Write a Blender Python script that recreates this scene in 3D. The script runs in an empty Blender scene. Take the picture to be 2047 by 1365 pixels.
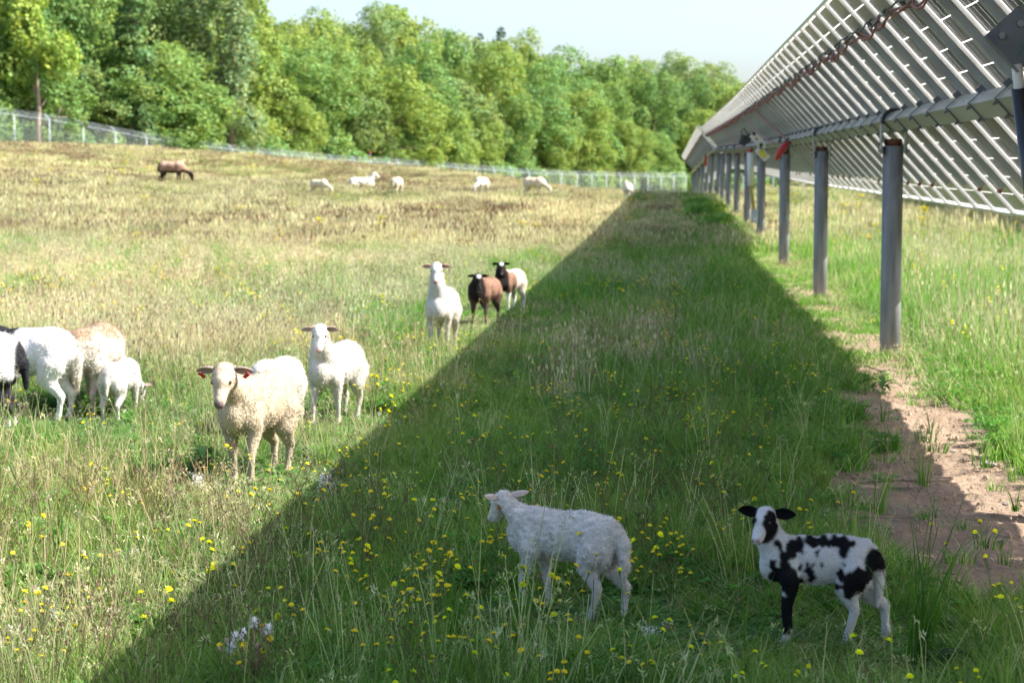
import bpy, bmesh, math, random
import numpy as np
from mathutils import Vector, Matrix, Euler, noise as mnoise
R = math.radians
random.seed(7); rng = np.random.default_rng(7)
scene = bpy.context.scene
col = scene.collection

# ------------------------------------------------------------------ camera, sky, sun, exposure
CAMZ = 1.6
PITCH, YAW = R(4.99), R(4.558)
cam_d = bpy.data.cameras.new('camera'); cam = bpy.data.objects.new('camera', cam_d); col.objects.link(cam)
cam.location = (0, 0, CAMZ); cam.rotation_euler = (R(90) - PITCH, 0, YAW)
cam_d.lens = 70; cam_d.sensor_width = 36; cam_d.clip_start = 0.1; cam_d.clip_end = 4000
cam_d.dof.use_dof = True; cam_d.dof.focus_distance = 7.4; cam_d.dof.aperture_fstop = 6.5
scene.camera = cam

SUN_EL, SUN_SIDE = 44.1, 2.0            # the sun stands square to the panel row, on its right
w = bpy.data.worlds.new('World'); scene.world = w; w.use_nodes = True
wn = w.node_tree; wn.nodes.clear()
sky = wn.nodes.new('ShaderNodeTexSky'); sky.sky_type = 'NISHITA'; sky.sun_disc = False
sky.sun_elevation = R(SUN_EL); sky.sun_rotation = R(90 - SUN_SIDE); sky.altitude = 100
sky.air_density = 0.8; sky.dust_density = 3.1; sky.ozone_density = 1.6
bg = wn.nodes.new('ShaderNodeBackground'); bg.inputs['Strength'].default_value = 0.13
wo = wn.nodes.new('ShaderNodeOutputWorld')
wn.links.new(sky.outputs[0], bg.inputs[0]); wn.links.new(bg.outputs[0], wo.inputs[0])
sl = bpy.data.lights.new('sun', 'SUN'); sl.energy = 4.7; sl.angle = R(0.53); sl.color = (1.0, 0.975, 0.925)
sun = bpy.data.objects.new('sun', sl); col.objects.link(sun)
sdir = Vector((math.cos(R(SUN_EL)) * math.cos(R(SUN_SIDE)), math.cos(R(SUN_EL)) * math.sin(R(SUN_SIDE)), math.sin(R(SUN_EL))))
sun.rotation_euler = sdir.to_track_quat('Z', 'Y').to_euler(); sun.location = sdir * 60
vs = scene.view_settings
vs.view_transform = 'Standard'; vs.look = 'None'; vs.exposure = 1.55; vs.gamma = 1.0; vs.use_curve_mapping = False
scene.cycles.max_bounces = 8; scene.cycles.transparent_max_bounces = 12
scene.cycles.diffuse_bounces = 4; scene.cycles.glossy_bounces = 3; scene.cycles.transmission_bounces = 4
scene.cycles.caustics_reflective = False; scene.cycles.caustics_refractive = False
scene.cycles.use_denoising = True

# ------------------------------------------------------------------ photo measuring helpers
FPX = 70 / 36 * 2047
cF = Vector((-math.sin(YAW) * math.cos(PITCH), math.cos(YAW) * math.cos(PITCH), -math.sin(PITCH)))
cR = Vector((math.cos(YAW), math.sin(YAW), 0)); cU = cR.cross(cF)
def ray(px, py):
    return cF + cR * ((px - 1023.5) / FPX) + cU * ((682.5 - py) / FPX)
def at_y(px, py, Y):
    d = ray(px, py); return Vector((0, 0, CAMZ)) + d * (Y / d.y)

# ------------------------------------------------------------------ numpy value noise
_perm = np.random.default_rng(3).random((256, 256, ))
def vnoise(x, y):
    xi = np.floor(x).astype(int); yi = np.floor(y).astype(int)
    fx = x - xi; fy = y - yi
    fx = fx * fx * (3 - 2 * fx); fy = fy * fy * (3 - 2 * fy)
    a = _perm[xi & 255, yi & 255]; b = _perm[(xi + 1) & 255, yi & 255]
    c = _perm[xi & 255, (yi + 1) & 255]; d = _perm[(xi + 1) & 255, (yi + 1) & 255]
    return (a * (1 - fx) + b * fx) * (1 - fy) + (c * (1 - fx) + d * fx) * fy
def fbm(x, y, o=4, g=0.5):
    x = np.asarray(x, float); y = np.asarray(y, float)
    s = 0; a = 1; t = 0
    for i in range(o):
        s = s + a * vnoise(x * 2 ** i + 17.3 * i, y * 2 ** i + 9.1 * i); t += a; a *= g
    return s / t
def vnoise3(p):
    x, y, z = p[:, 0], p[:, 1], p[:, 2]
    return (vnoise(x + 31.7 * np.floor(z), y) * (1 - (z - np.floor(z))) + vnoise(x + 31.7 * (np.floor(z) + 1), y) * (z - np.floor(z)))
def smooth(a, b, x):
    t = np.clip((x - a) / (b - a), 0, 1); return t * t * (3 - 2 * t)

# ------------------------------------------------------------------ terrain
ctrl = []
for yy in (-20, -5, 5, 12, 20, 28):
    for xx in (-14, -7, 0, 7, 14):
        ctrl.append((xx, yy, 0.0))
for xx, yy, zz in ((-60, 0, .6), (60, 0, 0), (-30, 20, .3), (60, 60, 0.1), (20, 45, .05), (10, 45, .06), (2, 45, .06), (-6, 40, .06),
                   (-12, 40, .2), (2, 82, .40), (1.8, 66, .18), (10, 85, .2), (20, 90, -.2), (30, 110, -.9), (1, 105, -.35), (0, 124, -1.0), (14, 124, -1.1), (12, 160, -1.3),
                   (40, 160, -1.6), (90, 120, -1.0), (-70, 70, 3.0), (-90, 120, 4.5), (-100, 30, 2.0), (-60, 160, 3.8), (-40, 180, 2.5), (-10, 210, .6), (20, 230, 0.0),
                   (60, 240, 0.), (-80, 260, 6), (0, 300, 3.), (80, 320, 3.), (-100, 350, 8), (150, 200, -.5), (150, 0, 0), (-150, 0, 3), (-150, 200, 7), (0, 400, 5), (150, 400, 4), (-150, 400, 9), (150, -40, 0), (-150, -40, 2), (0, -40, 0)):
    ctrl.append((xx, yy, zz))
def cpx(px, Y, z):                      # a ground height at the bearing of a column of the photo
    q = at_y(px, 335, Y); ctrl.append((q.x, Y, z))
def gy(px, py, Y):
    q = at_y(px, py, Y); ctrl.append((q.x, Y, q.z))
gy(345, 370, 62); gy(638, 391, 80); gy(725, 374, 92); gy(793, 392, 83); gy(962, 391, 83); gy(1070, 394, 79); gy(1255, 400, 75)
for px, Y, z in ((0, 98, 2.62), (250, 98, 2.42), (500, 104, 2.03), (700, 110, 1.68), (850, 113, 1.32), (1000, 112, .88), (1100, 108, .35), (1200, 100, .1), (1400, 92, .2),
                 (70, 112, 2.3), (300, 120, 1.3), (500, 130, .5), (700, 141, 0), (900, 153, -.5), (1100, 168, -1.0), (1364, 192, -1.3)):
    cpx(px, Y, z)
C_ = np.array(ctrl); P_ = C_[:, :2] / 100.0
def _k(r2):
    return np.where(r2 > 1e-12, r2 * np.log(np.maximum(r2, 1e-12)) * .5, 0)
def _solve():
    n = len(P_); d2 = ((P_[:, None] - P_[None]) ** 2).sum(-1)
    A = np.zeros((n + 3, n + 3)); A[:n, :n] = _k(d2) + np.eye(n) * 2e-4; A[:n, n] = 1; A[:n, n + 1:] = P_; A[n, :n] = 1; A[n + 1:, :n] = P_.T
    b = np.zeros(n + 3); b[:n] = C_[:, 2]
    return np.linalg.solve(A, b)
W_ = _solve()
def terrain(x, y):
    x = np.atleast_1d(np.asarray(x, float)); y = np.atleast_1d(np.asarray(y, float)); sh = x.shape
    q = np.stack([x.ravel(), y.ravel()], 1) / 100.0; out = np.zeros(len(q))
    for i in range(0, len(q), 40000):
        c = q[i:i + 40000]
        out[i:i + 40000] = _k(((c[:, None] - P_[None]) ** 2).sum(-1)) @ W_[:len(P_)] + W_[len(P_)] + c @ W_[len(P_) + 1:]
    out = out.reshape(sh)
    f_ = np.exp(-(np.maximum(0, y) / 60.0) ** 2)
    out = out + (fbm(x * .9 + 5, y * .9, 3) - .5) * .06 * f_ + (fbm(x * .12, y * .12, 3) - .5) * .25 * smooth(20, 70, y)
    return out
def tz(x, y): return float(terrain([x], [y])[0])
def ground_at(px, py, y0=3.0, y1=220.0):
    d = ray(px, py); o = Vector((0, 0, CAMZ))
    ys = np.concatenate([np.arange(y0, 40, .05), np.arange(40, y1, .25)])
    X = d.x / d.y * ys; Z = CAMZ + d.z / d.y * ys
    g = terrain(X, ys); k = np.nonzero(Z < g)[0]
    k = k[0] if len(k) else len(ys) - 1
    return Vector((X[k], ys[k], g[k]))
def ppm(Y): return FPX / Y
def soil(x, y):                          # the trodden earth under the panel row
    n = fbm(x * 1.1 + 40, y * .7, 4) - .5; n2 = fbm(x * 4 + 4, y * 4, 3) - .5
    wL = 1.0 + .5 * smooth(9.5, 19, y); wR = 2.1 + .12 * smooth(12, 16, y) - .25 * smooth(18, 26, y)
    m = smooth(wL - .28, wL + .16, x + n * .9 + n2 * .45) * (1 - smooth(wR - .3, wR + .3, x - n * .9 + n2 * .55))
    return m * smooth(5.6, 7.4, y + n * 2.6) * (1 - .5 * smooth(16, 40, y)) * (1 - smooth(60, 70, y))

# ------------------------------------------------------------------ materials
def new_mat(name):
    m = bpy.data.materials.new(name); m.use_nodes = True; nt = m.node_tree
    return m, nt, nt.nodes['Principled BSDF'], nt.nodes['Material Output']
def N(nt, t, **kw):
    n = nt.nodes.new(t)
    for k, v in kw.items(): setattr(n, k, v)
    return n
def noisemix(nt, a, b, scale, detail=5, lo=.35, hi=.65, coord='Object', vec=None):
    tc = N(nt, 'ShaderNodeTexCoord'); no = N(nt, 'ShaderNodeTexNoise'); no.inputs['Scale'].default_value = scale; no.inputs['Detail'].default_value = detail
    if vec is not None:
        mp = N(nt, 'ShaderNodeMapping'); mp.inputs['Scale'].default_value = vec; nt.links.new(tc.outputs[coord], mp.inputs[0]); nt.links.new(mp.outputs[0], no.inputs['Vector'])
    else: nt.links.new(tc.outputs[coord], no.inputs['Vector'])
    mr = N(nt, 'ShaderNodeMapRange'); mr.inputs[1].default_value = lo; mr.inputs[2].default_value = hi
    nt.links.new(no.outputs['Fac'], mr.inputs[0])
    mx = N(nt, 'ShaderNodeMix', data_type='RGBA')
    for s, v in ((6, a), (7, b)):
        if isinstance(v, tuple): mx.inputs[s].default_value = (*v, 1)
        else: nt.links.new(v, mx.inputs[s])
    nt.links.new(mr.outputs[0], mx.inputs[0])
    return mx.outputs[2], no
def bump(nt, bsdf, scale, strength, dist=.01, detail=6, coord='Object'):
    tc = N(nt, 'ShaderNodeTexCoord'); no = N(nt, 'ShaderNodeTexNoise'); no.inputs['Scale'].default_value = scale; no.inputs['Detail'].default_value = detail
    bp = N(nt, 'ShaderNodeBump'); bp.inputs['Strength'].default_value = strength; bp.inputs['Distance'].default_value = dist
    nt.links.new(tc.outputs[coord], no.inputs['Vector']); nt.links.new(no.outputs['Fac'], bp.inputs['Height']); nt.links.new(bp.outputs[0], bsdf.inputs['Normal'])
def simple(name, a, b=None, scale=8, rough=.6, metal=0.0, bmp=None, vec=None, lo=.35, hi=.65):
    m, nt, bs, _ = new_mat(name)
    if b is None: b = tuple(min(1, c * .75) for c in a)
    o, _n = noisemix(nt, a, b, scale, vec=vec, lo=lo, hi=hi); nt.links.new(o, bs.inputs['Base Color'])
    bs.inputs['Roughness'].default_value = rough; bs.inputs['Metallic'].default_value = metal
    if bmp: bump(nt, bs, bmp[0], bmp[1], bmp[2])
    return m

def foliage_mat(name, trans=.35, rough=.55, tint=True, objcol=False):
    m, nt, bs, out = new_mat(name)
    vc = N(nt, 'ShaderNodeAttribute', attribute_name='Col'); c = vc.outputs['Color']
    if tint:
        ta = N(nt, 'ShaderNodeAttribute', attribute_name='tintc', attribute_type='INSTANCER')
        mu = N(nt, 'ShaderNodeMix', data_type='RGBA', blend_type='MULTIPLY'); mu.inputs[0].default_value = 1
        nt.links.new(c, mu.inputs[6]); nt.links.new(ta.outputs['Color'], mu.inputs[7]); c = mu.outputs[2]
    if objcol:
        oi = N(nt, 'ShaderNodeObjectInfo')
        mu = N(nt, 'ShaderNodeMix', data_type='RGBA', blend_type='MULTIPLY'); mu.inputs[0].default_value = 1
        nt.links.new(c, mu.inputs[6]); nt.links.new(oi.outputs['Color'], mu.inputs[7]); c = mu.outputs[2]
    nt.links.new(c, bs.inputs['Base Color']); bs.inputs['Roughness'].default_value = rough; bs.inputs['Specular IOR Level'].default_value = .14
    tr = N(nt, 'ShaderNodeBsdfTranslucent'); hs = N(nt, 'ShaderNodeHueSaturation'); hs.inputs['Value'].default_value = 1.25; hs.inputs['Saturation'].default_value = 1.1
    nt.links.new(c, hs.inputs['Color']); nt.links.new(hs.outputs[0], tr.inputs[0])
    mx = N(nt, 'ShaderNodeMixShader'); mx.inputs[0].default_value = trans
    nt.links.new(bs.outputs[0], mx.inputs[1]); nt.links.new(tr.outputs[0], mx.inputs[2]); nt.links.new(mx.outputs[0], out.inputs[0])
    return m
M = {}
M['grass'] = foliage_mat('grass_blades', .38)
M['plant'] = foliage_mat('plant_leaves', .35, tint=False)
M['leaf'] = foliage_mat('tree_leaves', .36, tint=False, objcol=True)
M['bark'] = simple('bark', (.20, .15, .11), (.10, .08, .06), 3, .9, bmp=(20, .5, .05), vec=(4, 4, .6))
M['pale_bark'] = simple('pale_bark', (.30, .24, .18), (.20, .15, .11), 3, .9, bmp=(20, .4, .05), vec=(4, 4, .6))
M['galv'] = simple('galvanised_steel', (.30, .31, .32), (.21, .22, .235), 14, .5, .55, bmp=(60, .1, .002))
M['post'] = simple('weathered_steel_post', (.33, .33, .32), (.15, .15, .15), 6, .75, .0, bmp=(40, .25, .004), vec=(3, 3, .35), lo=.3, hi=.72)
M['rust'] = simple('rust', (.20, .07, .035), (.09, .035, .02), 18, .85)
M['tube'] = simple('torque_tube_steel', (.50, .50, .46), (.38, .36, .28), 2.2, .42, .35, vec=(2, .35, 2))
M['rail'] = simple('galvanised_rail', (.47, .485, .47), (.38, .39, .38), 4, .55, .25)
M['frame'] = simple('anodised_frame', (.70, .69, .66), (.62, .61, .58), 5, .4, .1)
M['strap'] = simple('clamp_steel', (.20, .22, .24), (.14, .15, .17), 9, .5, .5)
M['black'] = simple('black_plastic', (.02, .02, .022), (.035, .035, .035), 9, .5)
M['damper'] = simple('black_damper', (.018, .017, .016), (.03, .027, .022), 3, .3)
M['red'] = simple('red_tag_plastic', (.55, .03, .04), (.42, .02, .03), 9, .45)
M['red_cable'] = simple('red_brown_cable', (.30, .06, .045), (.18, .04, .035), 6, .5)
M['white'] = simple('white_paint', (.75, .75, .73), (.66, .66, .64), 5, .5)
M['greybox'] = simple('light_grey_housing', (.52, .55, .58), (.42, .45, .48), 5, .5)
M['yellow_tag'] = simple('yellow_sticker', (.68, .56, .06), (.60, .48, .05), 6, .5)
M['orange'] = simple('orange_marker', (.75, .16, .03), (.65, .13, .03), 6, .6)
M['blue'] = simple('blue_marker', (.10, .28, .5), None, 6, .6)
M['brass'] = simple('yellowed_rod', (.42, .33, .14), (.33, .26, .10), 6, .4, .3)
M['fence'] = simple('galvanised_fence_post', (.38, .42, .45), (.31, .35, .38), 5, .5, .1)
M['eye'] = simple('dark_eye', (.015, .010, .008), (.02, .015, .01), 4, .12)
M['horn'] = simple('hoof_and_horn', (.10, .08, .06), None, 4, .6)
M['fluff'] = simple('white_fluff', (.72, .72, .70), (.6, .6, .58), 30, .95)
M['twig'] = simple('dry_twig', (.30, .22, .15), (.20, .14, .10), 12, .9)
M['stone'] = simple('field_stone', (.34, .30, .27), (.24, .20, .17), 9, .9, bmp=(20, .4, .01))

# fur: colour per vertex, broken by fine fibres
def fur_mat(name, fine=90, strength=.5):
    m, nt, bs, out = new_mat(name)
    vc = N(nt, 'ShaderNodeAttribute', attribute_name='Col')
    o, no = noisemix(nt, (1, 1, 1), (.80, .77, .72), 9, lo=.35, hi=.75)
    mu = N(nt, 'ShaderNodeMix', data_type='RGBA', blend_type='MULTIPLY'); mu.inputs[0].default_value = 1
    nt.links.new(vc.outputs['Color'], mu.inputs[6]); nt.links.new(o, mu.inputs[7]); nt.links.new(mu.outputs[2], bs.inputs['Base Color'])
    bs.inputs['Roughness'].default_value = .95; bs.inputs['Specular IOR Level'].default_value = .12
    bump(nt, bs, fine, strength, .008, 4)
    return m
M['fur'] = fur_mat('short_fur', 70, .9); M['wool'] = fur_mat('curly_wool', 45, .8)
M['hair'] = foliage_mat('hair_strands', .25, .8, tint=False)

# ground
def ground_mat():
    m, nt, bs, out = new_mat('meadow_earth')
    litter, _ = noisemix(nt, (.27, .25, .11), (.15, .17, .06), 2.2, 8, .3, .7)
    shaded_l, _ = noisemix(nt, (.115, .10, .055), (.06, .075, .03), 3.1, 8, .3, .7)  # near litter darkened: shade under the grass put into its colour
    bl = N(nt, 'ShaderNodeAttribute', attribute_name='shade_fade'); mb = N(nt, 'ShaderNodeMix', data_type='RGBA')
    nt.links.new(bl.outputs['Fac'], mb.inputs[0]); nt.links.new(shaded_l, mb.inputs[6]); nt.links.new(litter, mb.inputs[7])
    litter2, _ = noisemix(nt, mb.outputs[2], (.30, .25, .15), 9, 6, .55, .85)
    earth, _ = noisemix(nt, (.32, .23, .16), (.22, .155, .105), 3.0, 8, .3, .7)
    earth2, _ = noisemix(nt, earth, (.38, .29, .21), 30, 6, .55, .8)
    at = N(nt, 'ShaderNodeAttribute', attribute_name='soil')
    tc = N(nt, 'ShaderNodeTexCoord'); no = N(nt, 'ShaderNodeTexNoise'); no.inputs['Scale'].default_value = 7; no.inputs['Detail'].default_value = 7
    nt.links.new(tc.outputs['Object'], no.inputs['Vector'])
    ma = N(nt, 'ShaderNodeMath', operation='MULTIPLY_ADD'); ma.inputs[1].default_value = .7; ma.inputs[2].default_value = -.35
    nt.links.new(no.outputs['Fac'], ma.inputs[0])
    ad = N(nt, 'ShaderNodeMath', operation='ADD'); nt.links.new(at.outputs['Fac'], ad.inputs[0]); nt.links.new(ma.outputs[0], ad.inputs[1])
    mr = N(nt, 'ShaderNodeMapRange'); mr.inputs[1].default_value = .25; mr.inputs[2].default_value = .6; nt.links.new(ad.outputs[0], mr.inputs[0])
    mx = N(nt, 'ShaderNodeMix', data_type='RGBA'); nt.links.new(mr.outputs[0], mx.inputs[0]); nt.links.new(litter2, mx.inputs[6]); nt.links.new(earth2, mx.inputs[7])
    nt.links.new(mx.outputs[2], bs.inputs['Base Color']); bs.inputs['Roughness'].default_value = .95; bs.inputs['Specular IOR Level'].default_value = .1
    bump(nt, bs, 22, .8, .03, 9)
    return m
M['ground'] = ground_mat()

# ------------------------------------------------------------------ object helpers
def link(o): col.objects.link(o); return o
def empty(name, loc, rz=0):
    o = bpy.data.objects.new(name, None); o.location = loc; o.rotation_euler = (0, 0, rz); o.empty_display_size = .2
    return link(o)
def tag(o, label=None, cat=None, group=None, kind=None):
    for k, v in (('label', label), ('category', cat), ('group', group), ('kind', kind)):
        if v: o[k] = v
    return o
class MB:                                  # mesh builder in plain lists
    def __init__(s): s.v = []; s.f = []; s.c = []; s.mi = []
    def add(s, vs, fs, c=None, mi=0):
        b = len(s.v); s.v += [tuple(q) for q in vs]; s.f += [tuple(b + i for i in q) for q in fs]
        s.mi += [mi] * len(fs)
        s.c += [c or (1, 1, 1)] * len(vs)
    def box(s, c, size, mat=None, mi=0, col=None):
        hx, hy, hz = size[0] / 2, size[1] / 2, size[2] / 2
        P = [Vector((a * hx, b * hy, d * hz)) for a in (-1, 1) for b in (-1, 1) for d in (-1, 1)]
        if mat: P = [mat @ q for q in P]
        c = Vector(c)
        s.add([c + q for q in P], [(0, 1, 3, 2), (4, 6, 7, 5), (0, 4, 5, 1), (2, 3, 7, 6), (0, 2, 6, 4), (1, 5, 7, 3)], col, mi)
    def tube(s, pts, rad, n=6, col=None, cap=True, mi=0):
        pts = [Vector(q) for q in pts]
        if not hasattr(rad, '__len__'): rad = [rad] * len(pts)
        vs = []; fs = []; ref = None
        for i, q in enumerate(pts):
            d = (pts[min(i + 1, len(pts) - 1)] - pts[max(i - 1, 0)]).normalized()
            if ref is None: ref = Vector((0, 0, 1)) if abs(d.z) < .9 else Vector((1, 0, 0))
            a = d.cross(ref).normalized(); b = d.cross(a).normalized(); ref = a.cross(d) if True else ref
            for k in range(n):
                t = 2 * math.pi * k / n; vs.append(q + (a * math.cos(t) + b * math.sin(t)) * rad[i])
        for i in range(len(pts) - 1):
            for k in range(n):
                k2 = (k + 1) % n; fs.append((i * n + k, i * n + k2, (i + 1) * n + k2, (i + 1) * n + k))
        if cap: fs.append(tuple(range(n - 1, -1, -1))); fs.append(tuple(range((len(pts) - 1) * n, len(pts) * n)))
        s.add(vs, fs, col, mi)
    def mesh(s, name, mats, smooth=False, colors=False):
        me = bpy.data.meshes.new(name); me.from_pydata(s.v, [], s.f)
        for m in (mats if isinstance(mats, (list, tuple)) else [mats]): me.materials.append(m)
        if any(s.mi): me.polygons.foreach_set('material_index', s.mi)
        if smooth: me.polygons.foreach_set('use_smooth', [True] * len(me.polygons))
        if colors:
            a = me.color_attributes.new('Col', 'FLOAT_COLOR', 'POINT')
            a.data.foreach_set('color', np.concatenate([np.array(s.c, float), np.ones((len(s.c), 1))], 1).ravel())
        me.update(); return me
    def obj(s, name, mats, parent=None, smooth=False, colors=False, loc=None):
        o = bpy.data.objects.new(name, s.mesh(name, mats, smooth, colors)); link(o)
        if parent: o.parent = parent
        if loc is not None: o.location = loc
        return o
def inst(name, me, parent=None, loc=(0, 0, 0), rot=(0, 0, 0), sc=1):
    o = bpy.data.objects.new(name, me); link(o); o.location = loc; o.rotation_euler = rot
    o.scale = (sc, sc, sc) if not hasattr(sc, '__len__') else sc
    if parent: o.parent = parent
    return o

# ------------------------------------------------------------------ the ground sheet
def build_ground():
    s = np.linspace(-1, 1, 360); xs = np.sinh(s * 4.6) / np.sinh(4.6) * 230 - 1
    ys = np.concatenate([np.linspace(-60, 4, 20)[:-1], np.arange(4, 16, .07), 16 + (np.exp(np.linspace(0, 1, 190) * 3.2) - 1) / (math.exp(3.2) - 1) * 484])
    X, Y = np.meshgrid(xs, ys); Z = terrain(X, Y)
    so = soil(X, Y)
    Z = Z + so * ((fbm(X * 5, Y * 5, 4) - .5) * .075 - np.maximum(0, fbm(X * 9 + 7, Y * 9, 2) - .62) * .16 - .02) + (1 - so) * (fbm(X * 7, Y * 7, 3) - .5) * .03 * (Y < 30)
    nx, ny = len(xs), len(ys)
    V = np.stack([X.ravel(), Y.ravel(), Z.ravel()], 1)
    i = np.arange(nx * (ny - 1)).reshape(ny - 1, nx)[:, :-1].ravel()
    Fc = np.stack([i, i + 1, i + nx + 1, i + nx], 1)
    me = bpy.data.meshes.new('ground'); me.vertices.add(len(V)); me.vertices.foreach_set('co', V.ravel())
    me.loops.add(Fc.size); me.loops.foreach_set('vertex_index', Fc.ravel().astype(np.int32)); me.polygons.add(len(Fc))
    me.polygons.foreach_set('loop_start', (np.arange(len(Fc)) * 4).astype(np.int32)); me.polygons.foreach_set('loop_total', np.full(len(Fc), 4, np.int32))
    me.update(calc_edges=True); me.polygons.foreach_set('use_smooth', [True] * len(Fc))
    a = me.attributes.new('soil', 'FLOAT', 'POINT'); a.data.foreach_set('value', so.ravel())
    a = me.attributes.new('shade_fade', 'FLOAT', 'POINT'); a.data.foreach_set('value', smooth(13, 38, Y).ravel())  # painted shade under the grass fades out with distance
    me.materials.append(M['ground'])
    o = link(bpy.data.objects.new('ground', me)); tag(o, kind='structure', label='rolling meadow ground with bare brown earth under the panels')
build_ground()

# ------------------------------------------------------------------ solar tracker rows
TILT = R(47.5)
EU, EZ = math.cos(TILT), -math.sin(TILT)        # down the slope of the panel (towards +x)
NU, NZ = math.sin(TILT), math.cos(TILT)         # panel normal (towards the sun)
TUBE = Vector((1.9, 0, 1.95)); HALF = 1.162
FW = .994                                       # a module's width along the row
def cell_mat():
    m, nt, bs, out = new_mat('bifacial_cells')
    tc = N(nt, 'ShaderNodeTexCoord'); sp = N(nt, 'ShaderNodeSeparateXYZ'); nt.links.new(tc.outputs['Object'], sp.inputs[0])
    def lines(sock, off, period, wd):
        a = N(nt, 'ShaderNodeMath', operation='ADD'); a.inputs[1].default_value = off + 50 * period; nt.links.new(sock, a.inputs[0])
        b = N(nt, 'ShaderNodeMath', operation='MODULO'); b.inputs[1].default_value = period; nt.links.new(a.outputs[0], b.inputs[0])
        c = N(nt, 'ShaderNodeMath', operation='SUBTRACT'); c.inputs[1].default_value = period / 2; nt.links.new(b.outputs[0], c.inputs[0])
        d = N(nt, 'ShaderNodeMath', operation='ABSOLUTE'); nt.links.new(c.outputs[0], d.inputs[0])
        e = N(nt, 'ShaderNodeMath', operation='GREATER_THAN'); e.inputs[1].default_value = period / 2 - wd / 2; nt.links.new(d.outputs[0], e.inputs[0]); return e.outputs[0]
    def absgt(sock, v):
        d = N(nt, 'ShaderNodeMath', operation='ABSOLUTE'); nt.links.new(sock, d.inputs[0])
        e = N(nt, 'ShaderNodeMath', operation='GREATER_THAN'); e.inputs[1].default_value = v; nt.links.new(d.outputs[0], e.inputs[0]); return e.outputs[0]
    def mx(a, b):
        q = N(nt, 'ShaderNodeMath', operation='MAXIMUM'); nt.links.new(a, q.inputs[0]); nt.links.new(b, q.inputs[1]); return q.outputs[0]
    # object x = along the slope (+-HALF), y = along the row (+-FW/2)
    g = mx(lines(sp.outputs['X'], 0, .187, .007), lines(sp.outputs['Y'], .078, .156, .003))
    g = mx(g, absgt(sp.outputs['Y'], .472)); g = mx(g, absgt(sp.outputs['X'], HALF - .03))
    bus = lines(sp.outputs['Y'], 0, .0312, .0016)
    mc = N(nt, 'ShaderNodeMix', data_type='RGBA'); mc.inputs[6].default_value = (.040, .038, .036, 1); mc.inputs[7].default_value = (.30, .30, .30, 1); nt.links.new(bus, mc.inputs[0])
    nt.links.new(mc.outputs[2], bs.inputs['Base Color']); bs.inputs['Roughness'].default_value = .28; bs.inputs['Specular IOR Level'].default_value = .5
    tl = N(nt, 'ShaderNodeBsdfTranslucent'); tl.inputs[0].default_value = (.45, .45, .43, 1)
    tp = N(nt, 'ShaderNodeBsdfTransparent'); tp.inputs[0].default_value = (.95, .95, .93, 1)
    m1 = N(nt, 'ShaderNodeMixShader'); m1.inputs[0].default_value = .12; nt.links.new(tl.outputs[0], m1.inputs[1]); nt.links.new(tp.outputs[0], m1.inputs[2])
    m2 = N(nt, 'ShaderNodeMixShader'); nt.links.new(g, m2.inputs[0]); nt.links.new(bs.outputs[0], m2.inputs[1]); nt.links.new(m1.outputs[0], m2.inputs[2])
    nt.links.new(m2.outputs[0], out.inputs[0])
    return m
M['cells'] = cell_mat()
def panel_meshes():
    lam = MB()                                    # glass laminate with the cells in it
    lam.add([(-HALF + .004, -FW / 2 + .004, 0), (HALF - .004, -FW / 2 + .004, 0), (HALF - .004, FW / 2 - .004, 0), (-HALF + .004, FW / 2 - .004, 0)], [(0, 1, 2, 3)])
    lm = lam.mesh('glass_laminate', M['cells'])
    fr = MB(); t = .004; d = .030                # C-shaped aluminium frame below the laminate
    for s in (-1, 1):
        fr.box((0, s * (FW / 2 - t / 2), -d / 2 + .003), (2 * HALF, t, d)); fr.box((0, s * (FW / 2 - .013), -d + .003), (2 * HALF - .01, .018, .002))
        fr.box((s * (HALF - t / 2), 0, -d / 2 + .003), (t, FW - 2 * t - .001, d)); fr.box((s * (HALF - .016), 0, -d + .0035), (.024, FW - .06, .002))
    fm = fr.mesh('frame', M['frame'])
    rl = MB()                                     # hat rail under the seam to the next module
    y = -FW / 2 - .003
    rl.box((0, y - .028, -.054), (1.62, .003, .038)); rl.box((0, y + .028, -.054), (1.62, .003, .038)); rl.box((0, y, -.0745), (1.62, .059, .003))
    rl.box((0, y - .045, -.0342), (1.62, .03, .002)); rl.box((0, y + .045, -.0342), (1.62, .03, .002))
    rm = rl.mesh('seam_rail', M['rail'])
    jb = MB(); jb.box((-.79, .0, -.022), (.055, .12, .03)); jm = jb.mesh('junction_box', M['black'])
    return lm, fm, rm, jm
LAM, FRM, RAIL, JB = panel_meshes()
PROT = Matrix(((EU, 0, NU), (0, 1, 0), (EZ, 0, NZ)))     # panel axes: x down the slope, y along the row, z normal
def strap_mesh():
    m = MB(); a = .068; q = Matrix(((EU, 0, NU), (0, 1, 0), (EZ, 0, NZ)))
    for (cx, cz, sx, sz) in ((0, a, .15, .006), (0, -a, .15, .006), (a + .004, 0, .006, .13), (-a - .004, 0, .006, .13)):
        m.box(q @ Vector((cx, 0, cz)), (sx, .035, sz), q)
    for sx in (-.05, .05):
        m.box(q @ Vector((sx, .0, -.085)), (.012, .012, .03), q); m.box(q @ Vector((sx, 0, -.082)), (.022, .022, .012), q)
    m.box(q @ Vector((-.09, 0, .05)), (.03, .05, .06), q)
    return m.mesh('tube_clamp', M['strap'])
STRAP = strap_mesh()
def post_mesh(h=1.95 + .5):
    m = MB(); m.tube([(0, 0, -.5), (0, 0, 1.74)], .088, 20, mi=0); 
    m.tube([(0, 0, 1.742), (0, 0, 1.80)], .075, 16, mi=1)
    return m.mesh('post', [M['post'], M['rust']], smooth=False)
POST = post_mesh()
POST.polygons.foreach_set('use_smooth', [len(p.vertices) == 4 for p in POST.polygons])
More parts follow.
